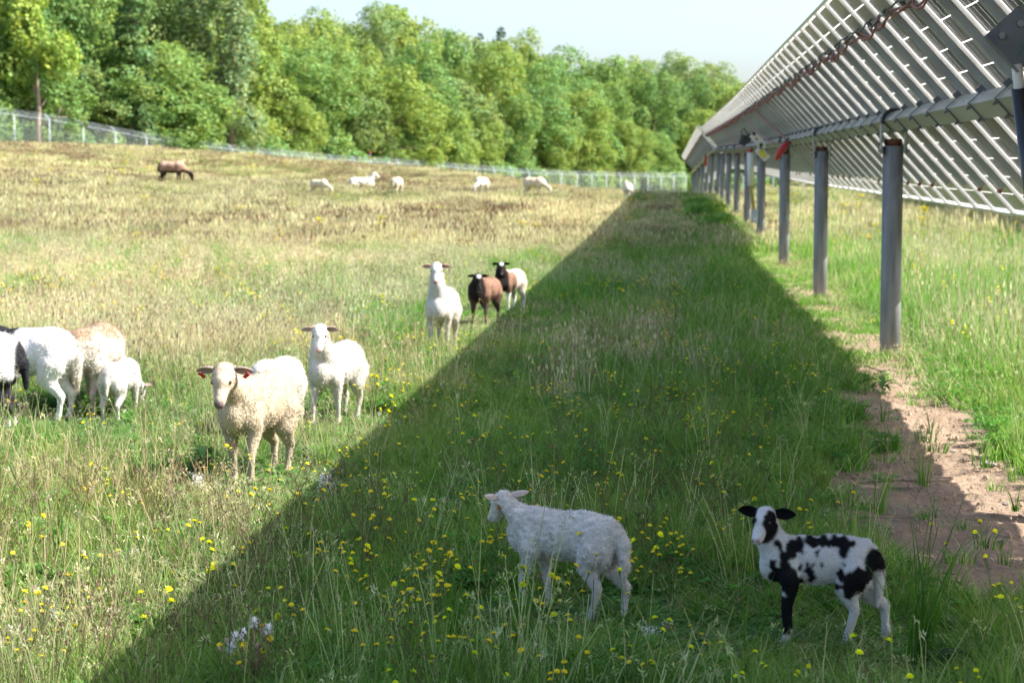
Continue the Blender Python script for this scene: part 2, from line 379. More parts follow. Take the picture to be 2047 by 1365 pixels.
def bearing_mesh():
    m = MB()
    for s in (-1, 1):
        m.box((s * .105, 0, 1.80), (.008, .17, .26)); m.box((s * .12, .05, 1.76), (.03, .02, .02)); m.box((s * .12, -.05, 1.70), (.03, .02, .02))
    n = 14; vs = []; fs = []
    for yy, rr in ((-.06, .112), (.06, .112), (.06, .08), (-.06, .08)):
        for k in range(n + 1):
            t = math.pi * 1.15 * k / n - math.pi * .075; vs.append((rr * math.cos(t), yy, .0 + rr * math.sin(t) + 1.95))
    for j in range(4):
        for k in range(n):
            a = j * (n + 1) + k; b = ((j + 1) % 4) * (n + 1) + k; fs.append((a, a + 1, b + 1, b))
    m.add(vs, fs, mi=1)
    m.box((0, 0, 1.862), (.20, .09, .008))
    return m.mesh('bearing_bracket', [M['galv'], M['black']])
BEAR = bearing_mesh()

def rowshift(v):                                 # the row follows the swell of the land: (dx, dz)
    return (float(np.interp(v, [82.9, 84, 124, 160], [0, -.16, -.60, -1.0])), float(np.interp(v, [-10, 0, 41, 82, 84, 124, 160], [0, 0, .10, .37, .40, -.62, -1.3])))
def tracker(v0, n, label, x0=0.0, shift=rowshift, post_vs=(), group='solar tracker tables of the rows', near=False):
    xa, za = shift(v0)
    base = Vector((TUBE.x + x0 + xa, v0, tz(TUBE.x + x0 + xa, v0)))
    t = tag(empty('solar_tracker', base), label, 'solar panel row', group)
    def L(p): return Vector(p) - base
    vs = [v0 + k * 1.0 + .5 for k in range(n)]
    for k, v in enumerate(vs):
        dx, dz = shift(v)
        c = Vector((TUBE.x + x0 + dx, v, TUBE.z + dz)); pc = c + Vector((NU, 0, NZ)) * .140
        dxa, dza = shift(v + .5); dxb, dzb = shift(v - .5); slope = math.atan2(dza - dzb, 1.0); yawz = -math.atan2(dxa - dxb, 1.0)
        rot = (Matrix.Rotation(yawz, 3, 'Z') @ Matrix.Rotation(slope, 3, 'X') @ PROT @ Matrix.Rotation(random.uniform(-.003, .003), 3, 'Y')).to_euler()
        p = inst('solar_panel', LAM, t, L(pc), rot); p.empty_display_size = .1
        inst('panel_frame', FRM, p); inst('seam_rail', RAIL, p)
        if v < 90: inst('junction_box', JB, p)
        if v < 84: inst('tube_clamp', STRAP, t, L(c + Vector((0, -.5, 0))))
    q = PROT; a = .061; m = MB(); nodes = [v0 - .25] + list(np.linspace(v0 + 2, v0 + n - 2, 6)) + [v0 + n + .25]
    vv = []; ff = []
    for v in nodes:
        dx, dz = shift(v); c = Vector((TUBE.x + x0 + dx, v, TUBE.z + dz))
        for (sx, sz) in ((-a, -a), (a, -a), (a, a), (-a, a)): vv.append(L(c + q @ Vector((sx, 0, sz))))
    for i in range(len(nodes) - 1):
        for k in range(4): ff.append((i * 4 + k, i * 4 + (k + 1) % 4, (i + 1) * 4 + (k + 1) % 4, (i + 1) * 4 + k))
    ff += [(3, 2, 1, 0), tuple(range(len(vv) - 4, len(vv)))]
    m.add(vv, ff); m.obj('torque_tube', M['tube'], t)
    for v in post_vs:
        dx, dz = shift(v); pos = Vector((TUBE.x + x0 + dx, v, dz))
        po = inst('post', POST, t, L(pos)); inst('bearing_bracket', BEAR, po)
    return t, L
posts1 = [1.0, 9.35] + [17.4 + 8.2 * k for k in range(3)]
T1, L1 = tracker(-3.6, 45, 'nearest grey steel solar tracker row with tilted panels seen from below', post_vs=posts1)
T2, L2 = tracker(41.43, 42, 'middle solar tracker of the row, carrying the white motor', post_vs=[42.6, 50.2, 58.4, 66.6, 74.8, 81.5])
T3, L3 = tracker(83.5, 40, 'farthest solar tracker, dipping down towards the far fence', post_vs=[85.5, 93, 101, 109, 117, 123])
def shift2(v): return (0.0, float(np.interp(v, [0, 82, 130], [0, .25, -.7])))
tracker(34, 46, 'second solar row further right, seen under the lower panel edge', x0=8.4, shift=shift2, post_vs=[36 + 8.2 * k for k in range(6)])
tracker(2, 31, 'second row panels nearest the right edge, mostly out of view', x0=8.4, shift=shift2, post_vs=[5 + 8.2 * k for k in range(4)])

# cables under the panels, drooping from rail to rail
def on_panel(v, s, below=.11):                   # s metres up the slope from the tube
    dx, dz = rowshift(v)
    c = Vector((TUBE.x + dx, v, TUBE.z + dz)) + Vector((NU, 0, NZ)) * (.162 - below)
    return c - Vector((EU, 0, EZ)) * s
def cable(T, L, v0, v1, s, label_name, mat, rad, seed, sag=.05, ph=0.0):
    m = MB(); pts = []; r_ = random.Random(seed); v = v0
    k = 0
    while v < v1:
        u = (v - v0 + ph) % 1.0; sg = 4 * u * (1 - u) * sag * (1 + .5 * math.sin(k * .37 + seed))
        p = on_panel(v, s, .105 + .02 * math.sin(k * 1.7 + seed)); p.z -= sg; p.x += .012 * math.sin(k * 2.1); pts.append(L(p)); v += .125; k += .7
    m.tube(pts, rad, 5); return m.obj(label_name, mat, T, smooth=True)
cable(T1, L1, 5, 41.3, .80, 'red_cable', M['red_cable'], .009, 1, .07); cable(T1, L1, 5, 41.3, .83, 'black_cable', M['black'], .007, 2, .05, .4)
cable(T1, L1, 5, 41.3, .77, 'red_cable', M['red_cable'], .008, 7, .04, .6)
cable(T2, L2, 42, 82.5, .80, 'red_cable', M['red_cable'], .016, 3, .08); cable(T2, L2, 42, 82.5, .77, 'red_cable', M['red_cable'], .013, 4, .05)
cable(T3, L3, 84.2, 123, .80, 'red_cable', M['red_cable'], .018, 5, .08)
for v in np.arange(8.5, 41, 1.0):                # red connector stubs at the lower rail ends
    if random.random() < .55:
        m = MB(); a = on_panel(v, -.80, .06); b = a + Vector((.0, .14, -.05)); m.tube([L1(a), L1((a + b) / 2 + Vector((0, 0, -.03))), L1(b)], .016, 5); m.obj('connector', M['red_cable'], T1)
def drop(T, L, va, sa, vb, sb, mat, rad, sag):
    a = on_panel(va, sa); b = on_panel(vb, sb, .22); m = MB(); pts = []
    for i in range(13):
        t = i / 12; p = a.lerp(b, t); p.z -= sag * 4 * t * (1 - t) * .6; p.x -= sag * 2 * t * (1 - t) * .4; pts.append(L(p))
    m.tube(pts, rad, 6); return m.obj('red_cable', mat, T, smooth=True)
drop(T1, L1, 35.5, .78, 31.6, .02, M['red_cable'], .018, .02); drop(T1, L1, 39.0, .78, 32.4, -.02, M['red_cable'], .012, .28)
drop(T2, L2, 55, .78, 45.8, .0, M['red_cable'], .014, .3)
# red lockout pouch and coil at the torque tube
m = MB(); c = L1(on_panel(31.2, .0, .26)); pts = [c + Vector((-.02, 0, .03)), c + Vector((-.10, 0, -.05)), c + Vector((-.17, 0, -.15)), c + Vector((-.21, 0, -.25))]
m.tube(pts, [.025, .055, .05, .02], 8); m.obj('red_pouch', M['red'], T1, smooth=True)
m = MB(); m.tube([c + Vector((.03 * math.cos(t) * (1 + .3 * math.sin(3 * t)) - .02, t * .02, .09 * math.sin(t))) for t in np.linspace(0, 19, 60)], .010, 5); m.obj('cable_coil', M['black'], T1, smooth=True)
m = MB(); c = L2(on_panel(45.5, .0, .26)); m.tube([c, c + Vector((-.07, 0, -.08)), c + Vector((-.13, 0, -.2))], [.03, .055, .02], 8); m.obj('red_pouch', M['red'], T2, smooth=True)

# damper and its bracket at the right edge of the photo
def damper(T, L, v):
    top = Vector((at_y(2032, 128, v).x, v, at_y(2032, 128, v).z)); bot = Vector((1.80, v + .25, .55))
    d = (bot - top).normalized(); L0 = (bot - top).length
    m = MB(); m.tube([L(top + d * .11), L(top + d * (L0 * .80))], .037, 20); m.tube([L(top + d * (L0 * .80)), L(bot)], .016, 12)
    o = m.obj('damper', M['damper'], T, smooth=False)
    for p in o.data.polygons: p.use_smooth = len(p.vertices) == 4
    m = MB(); m.tube([L(top - d * .0), L(top + d * .12)], .024, 14); m.obj('damper_rod', M['white'], T)
    # bracket: folded plate on an arm that runs up the panel slope from the tube
    q = PROT; m = MB(); cpl = Vector((at_y(2035, 78, v).x, v, at_y(2035, 78, v).z))
    m.box(L(cpl), (.22, .008, .20), q); m.box(L(cpl + q @ Vector((-.0, -.03, -.104))), (.22, .06, .006), q)
    m.box(L(cpl + q @ Vector((.36, .02, .02))), (.55, .006, .14), q); m.box(L(cpl + q @ Vector((.36, -.012, -.052))), (.55, .06, .006), q)
    o = m.obj('damper_bracket', M['strap'], T)
    for (a, b) in ((-.045, .05), (-.06, -.045), (.07, .03)):
        mm = MB(); c = cpl + q @ Vector((a, -.012, b)); mm.tube([L(c + Vector((0, -.012, 0))), L(c + Vector((0, .01, 0)))], .017, 6); mm.obj('bolt', M['galv'], o)
    # faded green handwriting on the plate: 'Hell' scrawl
    g = MB()
    strokes = [[(0, 0), (0, .05)], [(0, .027), (.02, .03)], [(.02, 0), (.02, .05)], [(.03, .012), (.045, .016), (.04, .03), (.03, .02), (.034, .004), (.046, .002)], [(.055, 0), (.056, .045)], [(.066, 0), (.067, .045)]]
    for st in strokes:
        g.tube([L(cpl + q @ Vector((.02, -.0055, -.04)) + (q @ Vector((b * 1.0, 0, a * 1.0)))) for a, b in st], .0014, 4)
    g.obj('handwriting', simple('green_marker', (.03, .22, .16), None, 5, .6), o)
damper(T1, L1, 9.2)

# linear actuator motor at the second tracker
def actuator(T, L, v):
    q = PROT
    dx, dz = rowshift(v); base = Vector((TUBE.x + dx, v, TUBE.z + dz))
    P = lambda px, py: at_y(px, py, 39.2)
    m = MB(); c = P(1500, 305); e = P(1501, 372); m.tube([L(c), L(e)], .065, 14); a = m.obj('actuator_tube', M['white'], T)
    for p in a.data.polygons: p.use_smooth = len(p.vertices) == 4
    m = MB(); m.tube([L(P(1501, 372)), L(P(1507, 422))], .034, 10); m.obj('actuator_rod', M['brass'], T)
    m = MB(); m.box(L(P(1508, 432)), (.13, .10, .26)); m.obj('foot_bracket', M['greybox'], T)
    m = MB(); m.tube([L(P(1508, 438) + Vector((0, -.06, 0))), L(P(1508, 438) + Vector((0, -.10, 0)))], .04, 10); m.obj('bolt', M['white'], T)
    m = MB(); m.box(L(P(1516, 282)), (.37, .16, .16), q); mo = m.obj('motor_housing', M['white'], T)
    for px, py in ((1507, 268), (1521, 290)):
        m = MB(); m.tube([L(P(px, py) + Vector((0, -.075, 0))), L(P(px, py) + Vector((0, -.10, 0)))], .036, 10); m.obj('cover_cap', M['black'], mo)
    m = MB(); m.box(L(P(1512, 278) + Vector((0, -.083, 0))), (.05, .004, .04), q); m.obj('red_label', M['red'], mo)
    m = MB(); m.box(L(P(1524, 308)), (.28, .16, .15), q); mb = m.obj('control_box', M['white'], T)
    m = MB(); m.box(L(P(1524, 308) + Vector((0, -.083, 0))), (.17, .004, .10), q); m.obj('yellow_label', M['yellow_tag'], mb)
    m = MB(); m.box(L(P(1492, 280)), (.13, .13, .25), q); m.tube([L(P(1487, 270)), L(P(1482, 290))], .06, 10); m.obj('motor', M['black'], T)
    m = MB(); m.tube([L(P(1494, 268)), L(P(1487, 256)), L(P(1482, 262)), L(P(1484, 276))], .014, 6); m.obj('motor_cable', M['black'], T)
actuator(T1, L1, 41.2)
m = MB(); p = at_y(1413, 330, 84.5); m.tube([L2(p + Vector((.0, 0, .28))), L2(p), L2(p + Vector((-.05, 0, -.32)))], .06, 8); m.obj('actuator_tube', M['white'], T2)
m = MB(); p = at_y(1411, 322, 80.0); m.box(L2(p), (.10, .05, .42)); m.obj('red_tag', M['red'], T2)

# ------------------------------------------------------------------ far chain link fence
def chain_mat():
    m, nt, bs, out = new_mat('chain_link_wire')
    tc = N(nt, 'ShaderNodeTexCoord'); sp = N(nt, 'ShaderNodeSeparateXYZ'); nt.links.new(tc.outputs['UV'], sp.inputs[0])
    outs = []
    for op in ('ADD', 'SUBTRACT'):
        a = N(nt, 'ShaderNodeMath', operation=op); nt.links.new(sp.outputs[0], a.inputs[0]); nt.links.new(sp.outputs[1], a.inputs[1])
        f = N(nt, 'ShaderNodeMath', operation='FRACT'); nt.links.new(a.outputs[0], f.inputs[0])
        g = N(nt, 'ShaderNodeMath', operation='LESS_THAN'); g.inputs[1].default_value = .038; nt.links.new(f.outputs[0], g.inputs[0]); outs.append(g.outputs[0])
    mxx = N(nt, 'ShaderNodeMath', operation='MAXIMUM'); nt.links.new(outs[0], mxx.inputs[0]); nt.links.new(outs[1], mxx.inputs[1])
    bs.inputs['Base Color'].default_value = (.45, .49, .51, 1); bs.inputs['Roughness'].default_value = .5
    nt.links.new(mxx.outputs[0], bs.inputs['Alpha'])
    return m
M['chain'] = chain_mat()
def fence(A, B, n, label):
    A = Vector(A); B = Vector(B); zA = tz(A.x, A.y)
    t = tag(empty('chain_link_fence', (A.x, A.y, zA)), label, 'fence')
    pm = MB(); pm.tube([(0, 0, -.3), (0, 0, 2.1)], .032, 8); pm.tube([(0, 0, 2.1), (-.20, -.26, 2.42)], .028, 6)
    PM = pm.mesh('fence_post', M['fence'], smooth=True)
    pts = [A.lerp(B, i / n) for i in range(n + 1)]
    Q = [Vector((p.x, p.y, tz(p.x, p.y))) for p in pts]; o = Vector((A.x, A.y, zA))
    for i, q in enumerate(Q):
        inst('fence_post', PM, t, q - o, (0, 0, random.uniform(-.1, .1)))
        if i < n:
            r_ = Q[i + 1]; me = bpy.data.meshes.new('wire_mesh'); me.from_pydata([q - o + Vector((0, 0, .03)), r_ - o + Vector((0, 0, .03)), r_ - o + Vector((0, 0, 2.08)), q - o + Vector((0, 0, 2.08))], [], [(0, 1, 2, 3)])
            u = me.uv_layers.new(name='UVMap'); ln = (r_ - q).length / .09
            for k, c in enumerate(((0, 0), (ln, 0), (ln, 2.05 / .09), (0, 2.05 / .09))): u.data[k].uv = c
            me.materials.append(M['chain']); inst('wire_mesh', me, t)
    for j, (ox, oy, oz) in enumerate(((0, 0, 2.1), (-.07, -.09, 2.21), (-.13, -.17, 2.31), (-.19, -.25, 2.41))):
        m = MB(); m.tube([q - o + Vector((ox, oy, oz)) for q in Q], .02 if j == 0 else .008, 4); m.obj('top_rail' if j == 0 else 'barbed_wire', M['fence'], t)
    return t
FA = at_y(-120, 335, 104.5); FB = at_y(1372, 335, 193)
fence((FA.x, FA.y, 0), (FB.x, FB.y, 0), 34, 'long silver chain link fence with angled barbed wire arms below the wood')
FC = Vector((FB.x + 60, 196, 0))
fence((FB.x + 2.6, 193.3, 0), (FC.x, FC.y, 0), 20, 'chain link fence across the far end, seen between the panel posts')
def fence_y(x): return FA.y + (x - FA.x) / (FB.x - FA.x) * (FB.y - FA.y) if x < FB.x else 195.0

# ------------------------------------------------------------------ trees
def leaf_cloud(lobes, n, size, base, seed, droop=0.0):
    r_ = np.random.default_rng(seed)
    L = np.array([(l[0], l[1], l[2]) for l in lobes]); Rr = np.array([l[3] for l in lobes]); wgt = Rr ** 2; wgt = wgt / wgt.sum()
    k = r_.choice(len(L), n, p=wgt); d = r_.normal(size=(n, 3)); d[:, 2] = d[:, 2] + .15; d /= np.linalg.norm(d, axis=1)[:, None]
    # cluster directions into twigs so that light and dark clumps show
    nt_ = 46; tw = r_.normal(size=(len(L), nt_, 3)); tw[..., 2] += .25; tw /= np.linalg.norm(tw, axis=2)[..., None]
    tid = r_.integers(0, nt_, n); td = tw[k, tid]; twr = r_.uniform(.72, 1.18, (len(L), nt_))[k, tid]
    d = td + d * .30; d /= np.linalg.norm(d, axis=1)[:, None]
    rad = Rr[k] * twr * (1 - np.abs(r_.normal(0, .13, n)))
    P = L[k] + d * rad[:, None]; P[:, 2] -= droop * rad * .2
    nn = d + r_.normal(size=(n, 3)) * .65; nn[:, 2] += .35; nn /= np.linalg.norm(nn, axis=1)[:, None]
    a = np.cross(nn, r_.normal(size=(n, 3))); a /= np.linalg.norm(a, axis=1)[:, None]; b = np.cross(nn, a)
    s = size * r_.uniform(.6, 1.35, n)
    V = np.stack([P - a * s[:, None] * .5, P - b * s[:, None] * .30, P + a * s[:, None] * .5, P + b * s[:, None] * .34 ], 1).reshape(-1, 3)
    br = r_.uniform(.75, 1.25, n) * np.where(r_.random(n) < .06, 1.35, 1); yl = r_.uniform(-.12, .12, n) + (r_.random((len(L), nt_))[k, tid] - .5) * .3
    C = np.stack([base[0] * br * (1 + yl), base[1] * br, base[2] * br * (1 - yl)], 1); C = np.repeat(C, 4, 0)
    me = bpy.data.meshes.new('crown'); me.vertices.add(n * 4); me.vertices.foreach_set('co', V.ravel())
    me.loops.add(n * 4); me.loops.foreach_set('vertex_index', np.arange(n * 4, dtype=np.int32)); me.polygons.add(n)
    me.polygons.foreach_set('loop_start', (np.arange(n) * 4).astype(np.int32)); me.polygons.foreach_set('loop_total', np.full(n, 4, np.int32)); me.update(calc_edges=True)
    at = me.color_attributes.new('Col', 'FLOAT_COLOR', 'POINT'); at.data.foreach_set('color', np.concatenate([C, np.ones((len(C), 1))], 1).ravel())
    me.materials.append(M['leaf']); return me
def limb_mesh(H, lobes, r0, seed, mat):
    r_ = random.Random(seed); m = MB(); top = Vector((r_.uniform(-.4, .4), r_.uniform(-.4, .4), H * .8))
    tr = [Vector((0, 0, -.5)), Vector((0, 0, 0)), Vector((r_.uniform(-.2, .2), r_.uniform(-.2, .2), H * .25)), Vector((r_.uniform(-.4, .4), r_.uniform(-.3, .3), H * .5)), top]
    m.tube(tr, [r0 * 1.5, r0 * 1.15, r0 * .8, r0 * .55, r0 * .15], 8)
    for l in lobes:
        e = Vector(l[:3]); s = tr[2].lerp(tr[3], r_.random()) if e.z < H * .6 else tr[3].lerp(tr[4], r_.random() * .7)
        mid = s.lerp(e, .5) + Vector((0, 0, -.2)); m.tube([s, mid, e], [r0 * .38, r0 * .25, r0 * .06], 5)
    return m.mesh('trunk', mat, smooth=True)
GREEN = (.190, .285, .080)
VAR = []
def round_lobes(seed, H, Wd, n, low=.22):
    r_ = random.Random(seed); out = []
    for i in range(n):
        t = low + (1 - low) * (i + .5) / n; z = H * t * .93; prof = math.sin(math.pi * min(1, (t - low * .5) / (1.08 - low * .5))) ** .6
        a = i * 2.4 + r_.uniform(-.5, .5); rr = Wd / 2 * prof * r_.uniform(.35, .95); out.append((rr * math.cos(a), rr * math.sin(a), z, r_.uniform(.75, 1.3) * Wd * .19))
    return out
for i in range(7):
    H = 12.0; lb = round_lobes(20 + i, H, 8.6, 24, .06 if i % 2 else .12)
    VAR.append((leaf_cloud(lb, 24000, .24, GREEN, 100 + i), limb_mesh(H, lb[::2], .22, 60 + i, M['bark'])))
CON = []
for i in range(2):
    lb = []; r_ = random.Random(90 + i)
    for j in range(26):
        t = j / 26; a = j * 2.39; rr = (1 - t) * 1.7 + .12; lb.append((rr * math.cos(a) * .7, rr * math.sin(a) * .7, 3 + t * 9.2, .35 + (1 - t) * .75))
    CON.append((leaf_cloud(lb, 5200, .22, (.045, .095, .042), 200 + i, 1.5), limb_mesh(12, lb[::4], .18, 88 + i, M['bark'])))
SHR = []
for i in range(4):
    r_ = random.Random(130 + i); lb = [(r_.uniform(-1.3, 1.3), r_.uniform(-.8, .8), r_.uniform(.4, 1.5), r_.uniform(.55, .9)) for _ in range(8)]
    SHR.append((leaf_cloud(lb, 4200, .17, (.19, .30, .09), 300 + i), limb_mesh(1.8, lb, .05, 140 + i, M['bark'])))
def tree(name, var, x, y, h, label, cat='tree', group=None, tint=(1, 1, 1), wide=1.0, H0=12.0, trunk=None, rz=None):
    s = h / H0; t = tag(empty(name, (x, y, tz(x, y) - .05)), label, cat, group)
    rz = random.uniform(0, 6.28) if rz is None else rz
    c = inst('crown', var[0], t, (0, 0, 0), (0, 0, rz), (s * wide, s * wide, s)); c.color = (*tint, 1)
    k = inst('trunk', trunk or var[1], t, (0, 0, 0), (0, 0, rz), (s * wide, s * wide, s)); return t
TINTS = [((1.0, 1.0, 1.0), 'bright green'), ((1.18, 1.05, .9), 'yellow-green'), ((.86, .92, .95), 'mid green'), ((1.08, .97, 1.2), 'grey-green'), ((.78, .86, .9), 'deep green')]
SKY_PX = [-200, 0, 300, 500, 528, 560, 640, 700, 765, 850, 900, 960, 1040, 1080, 1170, 1200, 1250, 1330, 1400, 1440, 1468, 1560, 1700, 2047]
SKY_PY = [-140, -120, -100, -60, 62, 45, 38, 20, 18, 48, 72, 82, 80, 102, 108, 126, 106, 104, 122, 142, 166, 190, 230, 250]
def top_y(px): return float(np.interp(px, SKY_PX, SKY_PY))
BESIDE = [(-400, 'left of the pale dead trunk'), (95, 'just right of the pale dead trunk'), (200, 'between pale trunk and dark leafy column'), (330, 'right of the dark leafy column tree'),
          (430, 'beside the tall leaning willow'), (540, 'at the notch of open sky'), (640, 'behind the grazing sheep on the left'), (740, 'above the orange tipped marker post'), (850, 'behind the middle of the far fence'),
          (960, 'below the conifers on the skyline'), (1080, 'behind the cream sheep grazing right'), (1180, 'above the far fence centre'), (1280, 'behind the white sheep at the shadow tip'), (1380, 'nearest the far end of the panels'), (1480, 'half hidden behind the solar panels')]
def beside(px):
    return [b for a, b in BESIDE if a <= px][-1]
used = {}
def uniq(lbl, alt):
    used[lbl] = used.get(lbl, 0) + 1
    return lbl if used[lbl] == 1 else f'{lbl}, {alt[min(used[lbl] - 2, len(alt) - 1)]}'
rt = random.Random(5)
def put_row(px0, px1, step, off, hmin, hmax, rowname, fit=None, grp=None, jit=16):
    px = px0
    while px < px1:
        p = px + rt.uniform(-jit, jit)
        # walk out along this bearing until past the fence by off
        d = ray(p, 335); Y = 100.0
        while Y < 320 and Y < fence_y(d.x / d.y * Y) + off: Y += .5
        Y += rt.uniform(-1, 2); x = d.x / d.y * Y; g = tz(x, Y)
        if fit:
            zt = at_y(p, top_y(p) + rt.uniform(-4, 22) * (1 if p > 520 else 3), Y).z; h = zt - g
        else: h = rt.uniform(hmin, hmax)
        h = max(4, min(h, 24)); ti, tn = TINTS[rt.randrange(5)] if p > 520 else TINTS[rt.choice([0, 0, 1, 3, 2])]
        if 560 < p < 1000 and rt.random() < .5: ti, tn = TINTS[1]
        shape = rt.choice(['rounded', 'broad', 'tall', 'loose'])
        wide = {'rounded': 1.0, 'broad': 1.2, 'tall': .8, 'loose': 1.05}[shape] * min(1.25, max(.75, 10.5 / h))
        lbl = uniq(f'{shape} {tn} {rowname} tree {beside(p)}', ['the taller one', 'the fuller one', 'the one set further back'])
        tree('broadleaf_tree', VAR[rt.randrange(7)], x, Y, h, lbl, 'tree', grp, tint=ti, wide=wide); px += step
put_row(-90, 1560, 74, 8.5, 5.0, 9.0, 'front', grp='trees at the edge of the wood behind the fence')
put_row(-120, 1700, 84, 14, 9, 12, 'middle', fit=None, grp='trees standing deeper in the wood')
put_row(-60, 1760, 78, 26, 0, 0, 'skyline', fit=True, grp='trees that form the skyline of the wood')
put_row(-100, 515, 95, 17, 0, 0, 'tall', fit=True, grp='tall trees filling the top left corner')
put_row(560, 1500, 110, 34, 0, 0, 'back', fit=True, grp='trees that form the skyline of the wood')
def by(px, off):
    d = ray(px, 335); Y = 100.0
    while Y < 300 and Y < fence_y(d.x / d.y * Y) + off: Y += .5
    return d.x / d.y * Y, Y
for px, ty, nm in ((1000, 56, 'taller dark conifer tip poking above the wood'), (955, 68, 'smaller dark conifer left of the taller one'), (552, 44, 'thin dark conifer beside the notch of sky')):
    x, Y = by(px, 30); tree('conifer', CON[rt.randrange(2)], x, Y, at_y(px, ty, Y).z - tz(x, Y), nm, 'conifer', None)
# three trees that the photo singles out
x, Y = by(272, 2.2); lb = [(rt.uniform(-.5, .5), rt.uniform(-.5, .5), 2.2 + i * .75, .95) for i in range(14)]
tree('ivy_covered_tree', (leaf_cloud(lb, 9000, .26, (.14, .225, .08), 777), limb_mesh(12, lb[::3], .24, 778, M['bark'])), x, Y, 12.5, 'narrow dark column of leaves on a brown trunk', 'tree', wide=1.0)
x, Y = by(78, 1.6); lb = [(rt.uniform(-1.6, 1.6), rt.uniform(-1, 1), 5 + i * .5, 1.15) for i in range(12)]
mt = MB(); mt.tube([(0, 0, -.5), (0, 0, 1.6), (.05, 0, 3.0), (-.05, 0, 4.6), (.25, 0, 6.5)], [.2, .16, .14, .11, .05], 8); mt.tube([(0, 0, 2.7), (.3, 0, 3.0), (.5, 0, 3.3)], [.08, .06, .03], 6)
mt.tube([(0, 0, 3.2), (-.3, 0, 4.2), (-.45, 0, 5.1)], [.08, .06, .03], 6); mt.tube([(.1, 0, 1.7), (.8, 0, 2.2), (1.7, 0, 2.3)], [.06, .05, .03], 6); mt.tube([(1.1, 0, 2.25), (1.35, 0, 2.8)], [.04, .02], 5)
tree('pale_trunk_tree', (leaf_cloud(lb, 9000, .26, (.25, .34, .07), 779), None), x, Y, 12.0, 'bright green tree on a bare pale trunk behind the fence', 'tree', trunk=mt.mesh('trunk', M['pale_bark'], smooth=True), rz=0)
x, Y = by(462, 3.0); lb = [(-.5 + rt.uniform(-1.9, 1.9), rt.uniform(-1.2, 1), 3.2 + i * .62, 1.1) for i in range(17)] + [(.2 + .4 * (i % 2), -.9, 5.6 + i * 1.2, 1.0) for i in range(6)]
mt = MB(); mt.tube([(.0, 0, -.5), (.0, 0, 3.4), (.3, 0, 5.6), (.1, .5, 8), (.4, .8, 12)], [.26, .22, .15, .07, .03], 8); mt.tube([(0, 0, 4.3), (-.9, 0, 5), (-1.9, 0, 4.5), (-2.3, 0, 3.6)], [.11, .1, .07, .03], 6); mt.tube([(0, 0, 4.2), (-.5, 0, 7), (-.9, 0, 11)], [.14, .1, .04], 6)
tree('willow_tree', (leaf_cloud(lb, 11000, .24, (.20, .27, .12), 781, 1.2), None), x, Y, 15.5, 'tall grey-green willow with a broken bare branch', 'tree', trunk=mt.mesh('trunk', M['pale_bark'], smooth=True), rz=0, H0=13.5)
# undergrowth along the fence
i = 0
for px in np.arange(-110, 1500, 40):
    x, Y = by(px + rt.uniform(-14, 14), rt.uniform(4.2, 6)); h = rt.uniform(1.8, 3.2)
    ti, tn = TINTS[rt.choice([0, 0, 1, 3, 2])]
    lbl = uniq(f'{tn} fence bush {beside(px)}', ['the larger', 'the paler', 'the outer'])
    tree('bush', SHR[rt.randrange(4)], x, Y, h, lbl, 'bush', 'bushes along the foot of the wood', tint=ti, H0=2.2, wide=rt.uniform(.8, 1.15))
for bx, by_, bh, bl_ in ((1.1, 47, .50, 'ragged low weed bush in the shade, nearest of those under the panels'), (1.35, 51, .42, 'small weed bush beside the far posts'), (.85, 54, .55, 'weed bush left of the others under the far panels'), (1.25, 58, .5, 'weed bush between the far posts'), (1.0, 63, .6, 'farthest weed bush in the shade strip')):
    tree('bush', SHR[int(by_) % 4], bx, by_, bh, bl_, 'bush', 'low weed bushes under the far panels', tint=(1.35, 1.45, 1.0), H0=2.2, wide=1.3)

# marker post and white box near the fence
p = ground_at(740, 330, 60, 140); Y = 108; q = at_y(740, 306, Y); g = tz(q.x, Y)
t = tag(empty('marker_post', (q.x, Y, g)), 'thin marker post with orange tip in the grass by the fence', 'marker post')
for z0, z1, mt_ in ((-.1, 1.0, 'white'), (1.0, 1.3, 'yellow_tag'), (1.3, 1.55, 'blue'), (1.55, 1.8, 'orange')):
    m = MB(); sc_ = (at_y(740, 303, Y).z - g) / 1.8; m.box((0, 0, (z0 + z1) / 2 * sc_), (.10, .05, (z1 - z0) * sc_)); m.obj({'white': 'stake', 'yellow_tag': 'yellow_band', 'blue': 'blue_band', 'orange': 'orange_tip'}[mt_], M[mt_], t)
q = at_y(773, 328, 111); g = tz(q.x, 111); m = MB(); m.box((0, 0, 0), (.26, .22, .26)); m.box((0, 0, .14), (.30, .26, .02)); m.tube([(0, 0, -.1), (0, 0, -(q.z - g) - .1)], .03, 6)
tag(m.obj('white_utility_box', M['white'], loc=q), 'small white box on a stalk right of the orange marker', 'utility box')
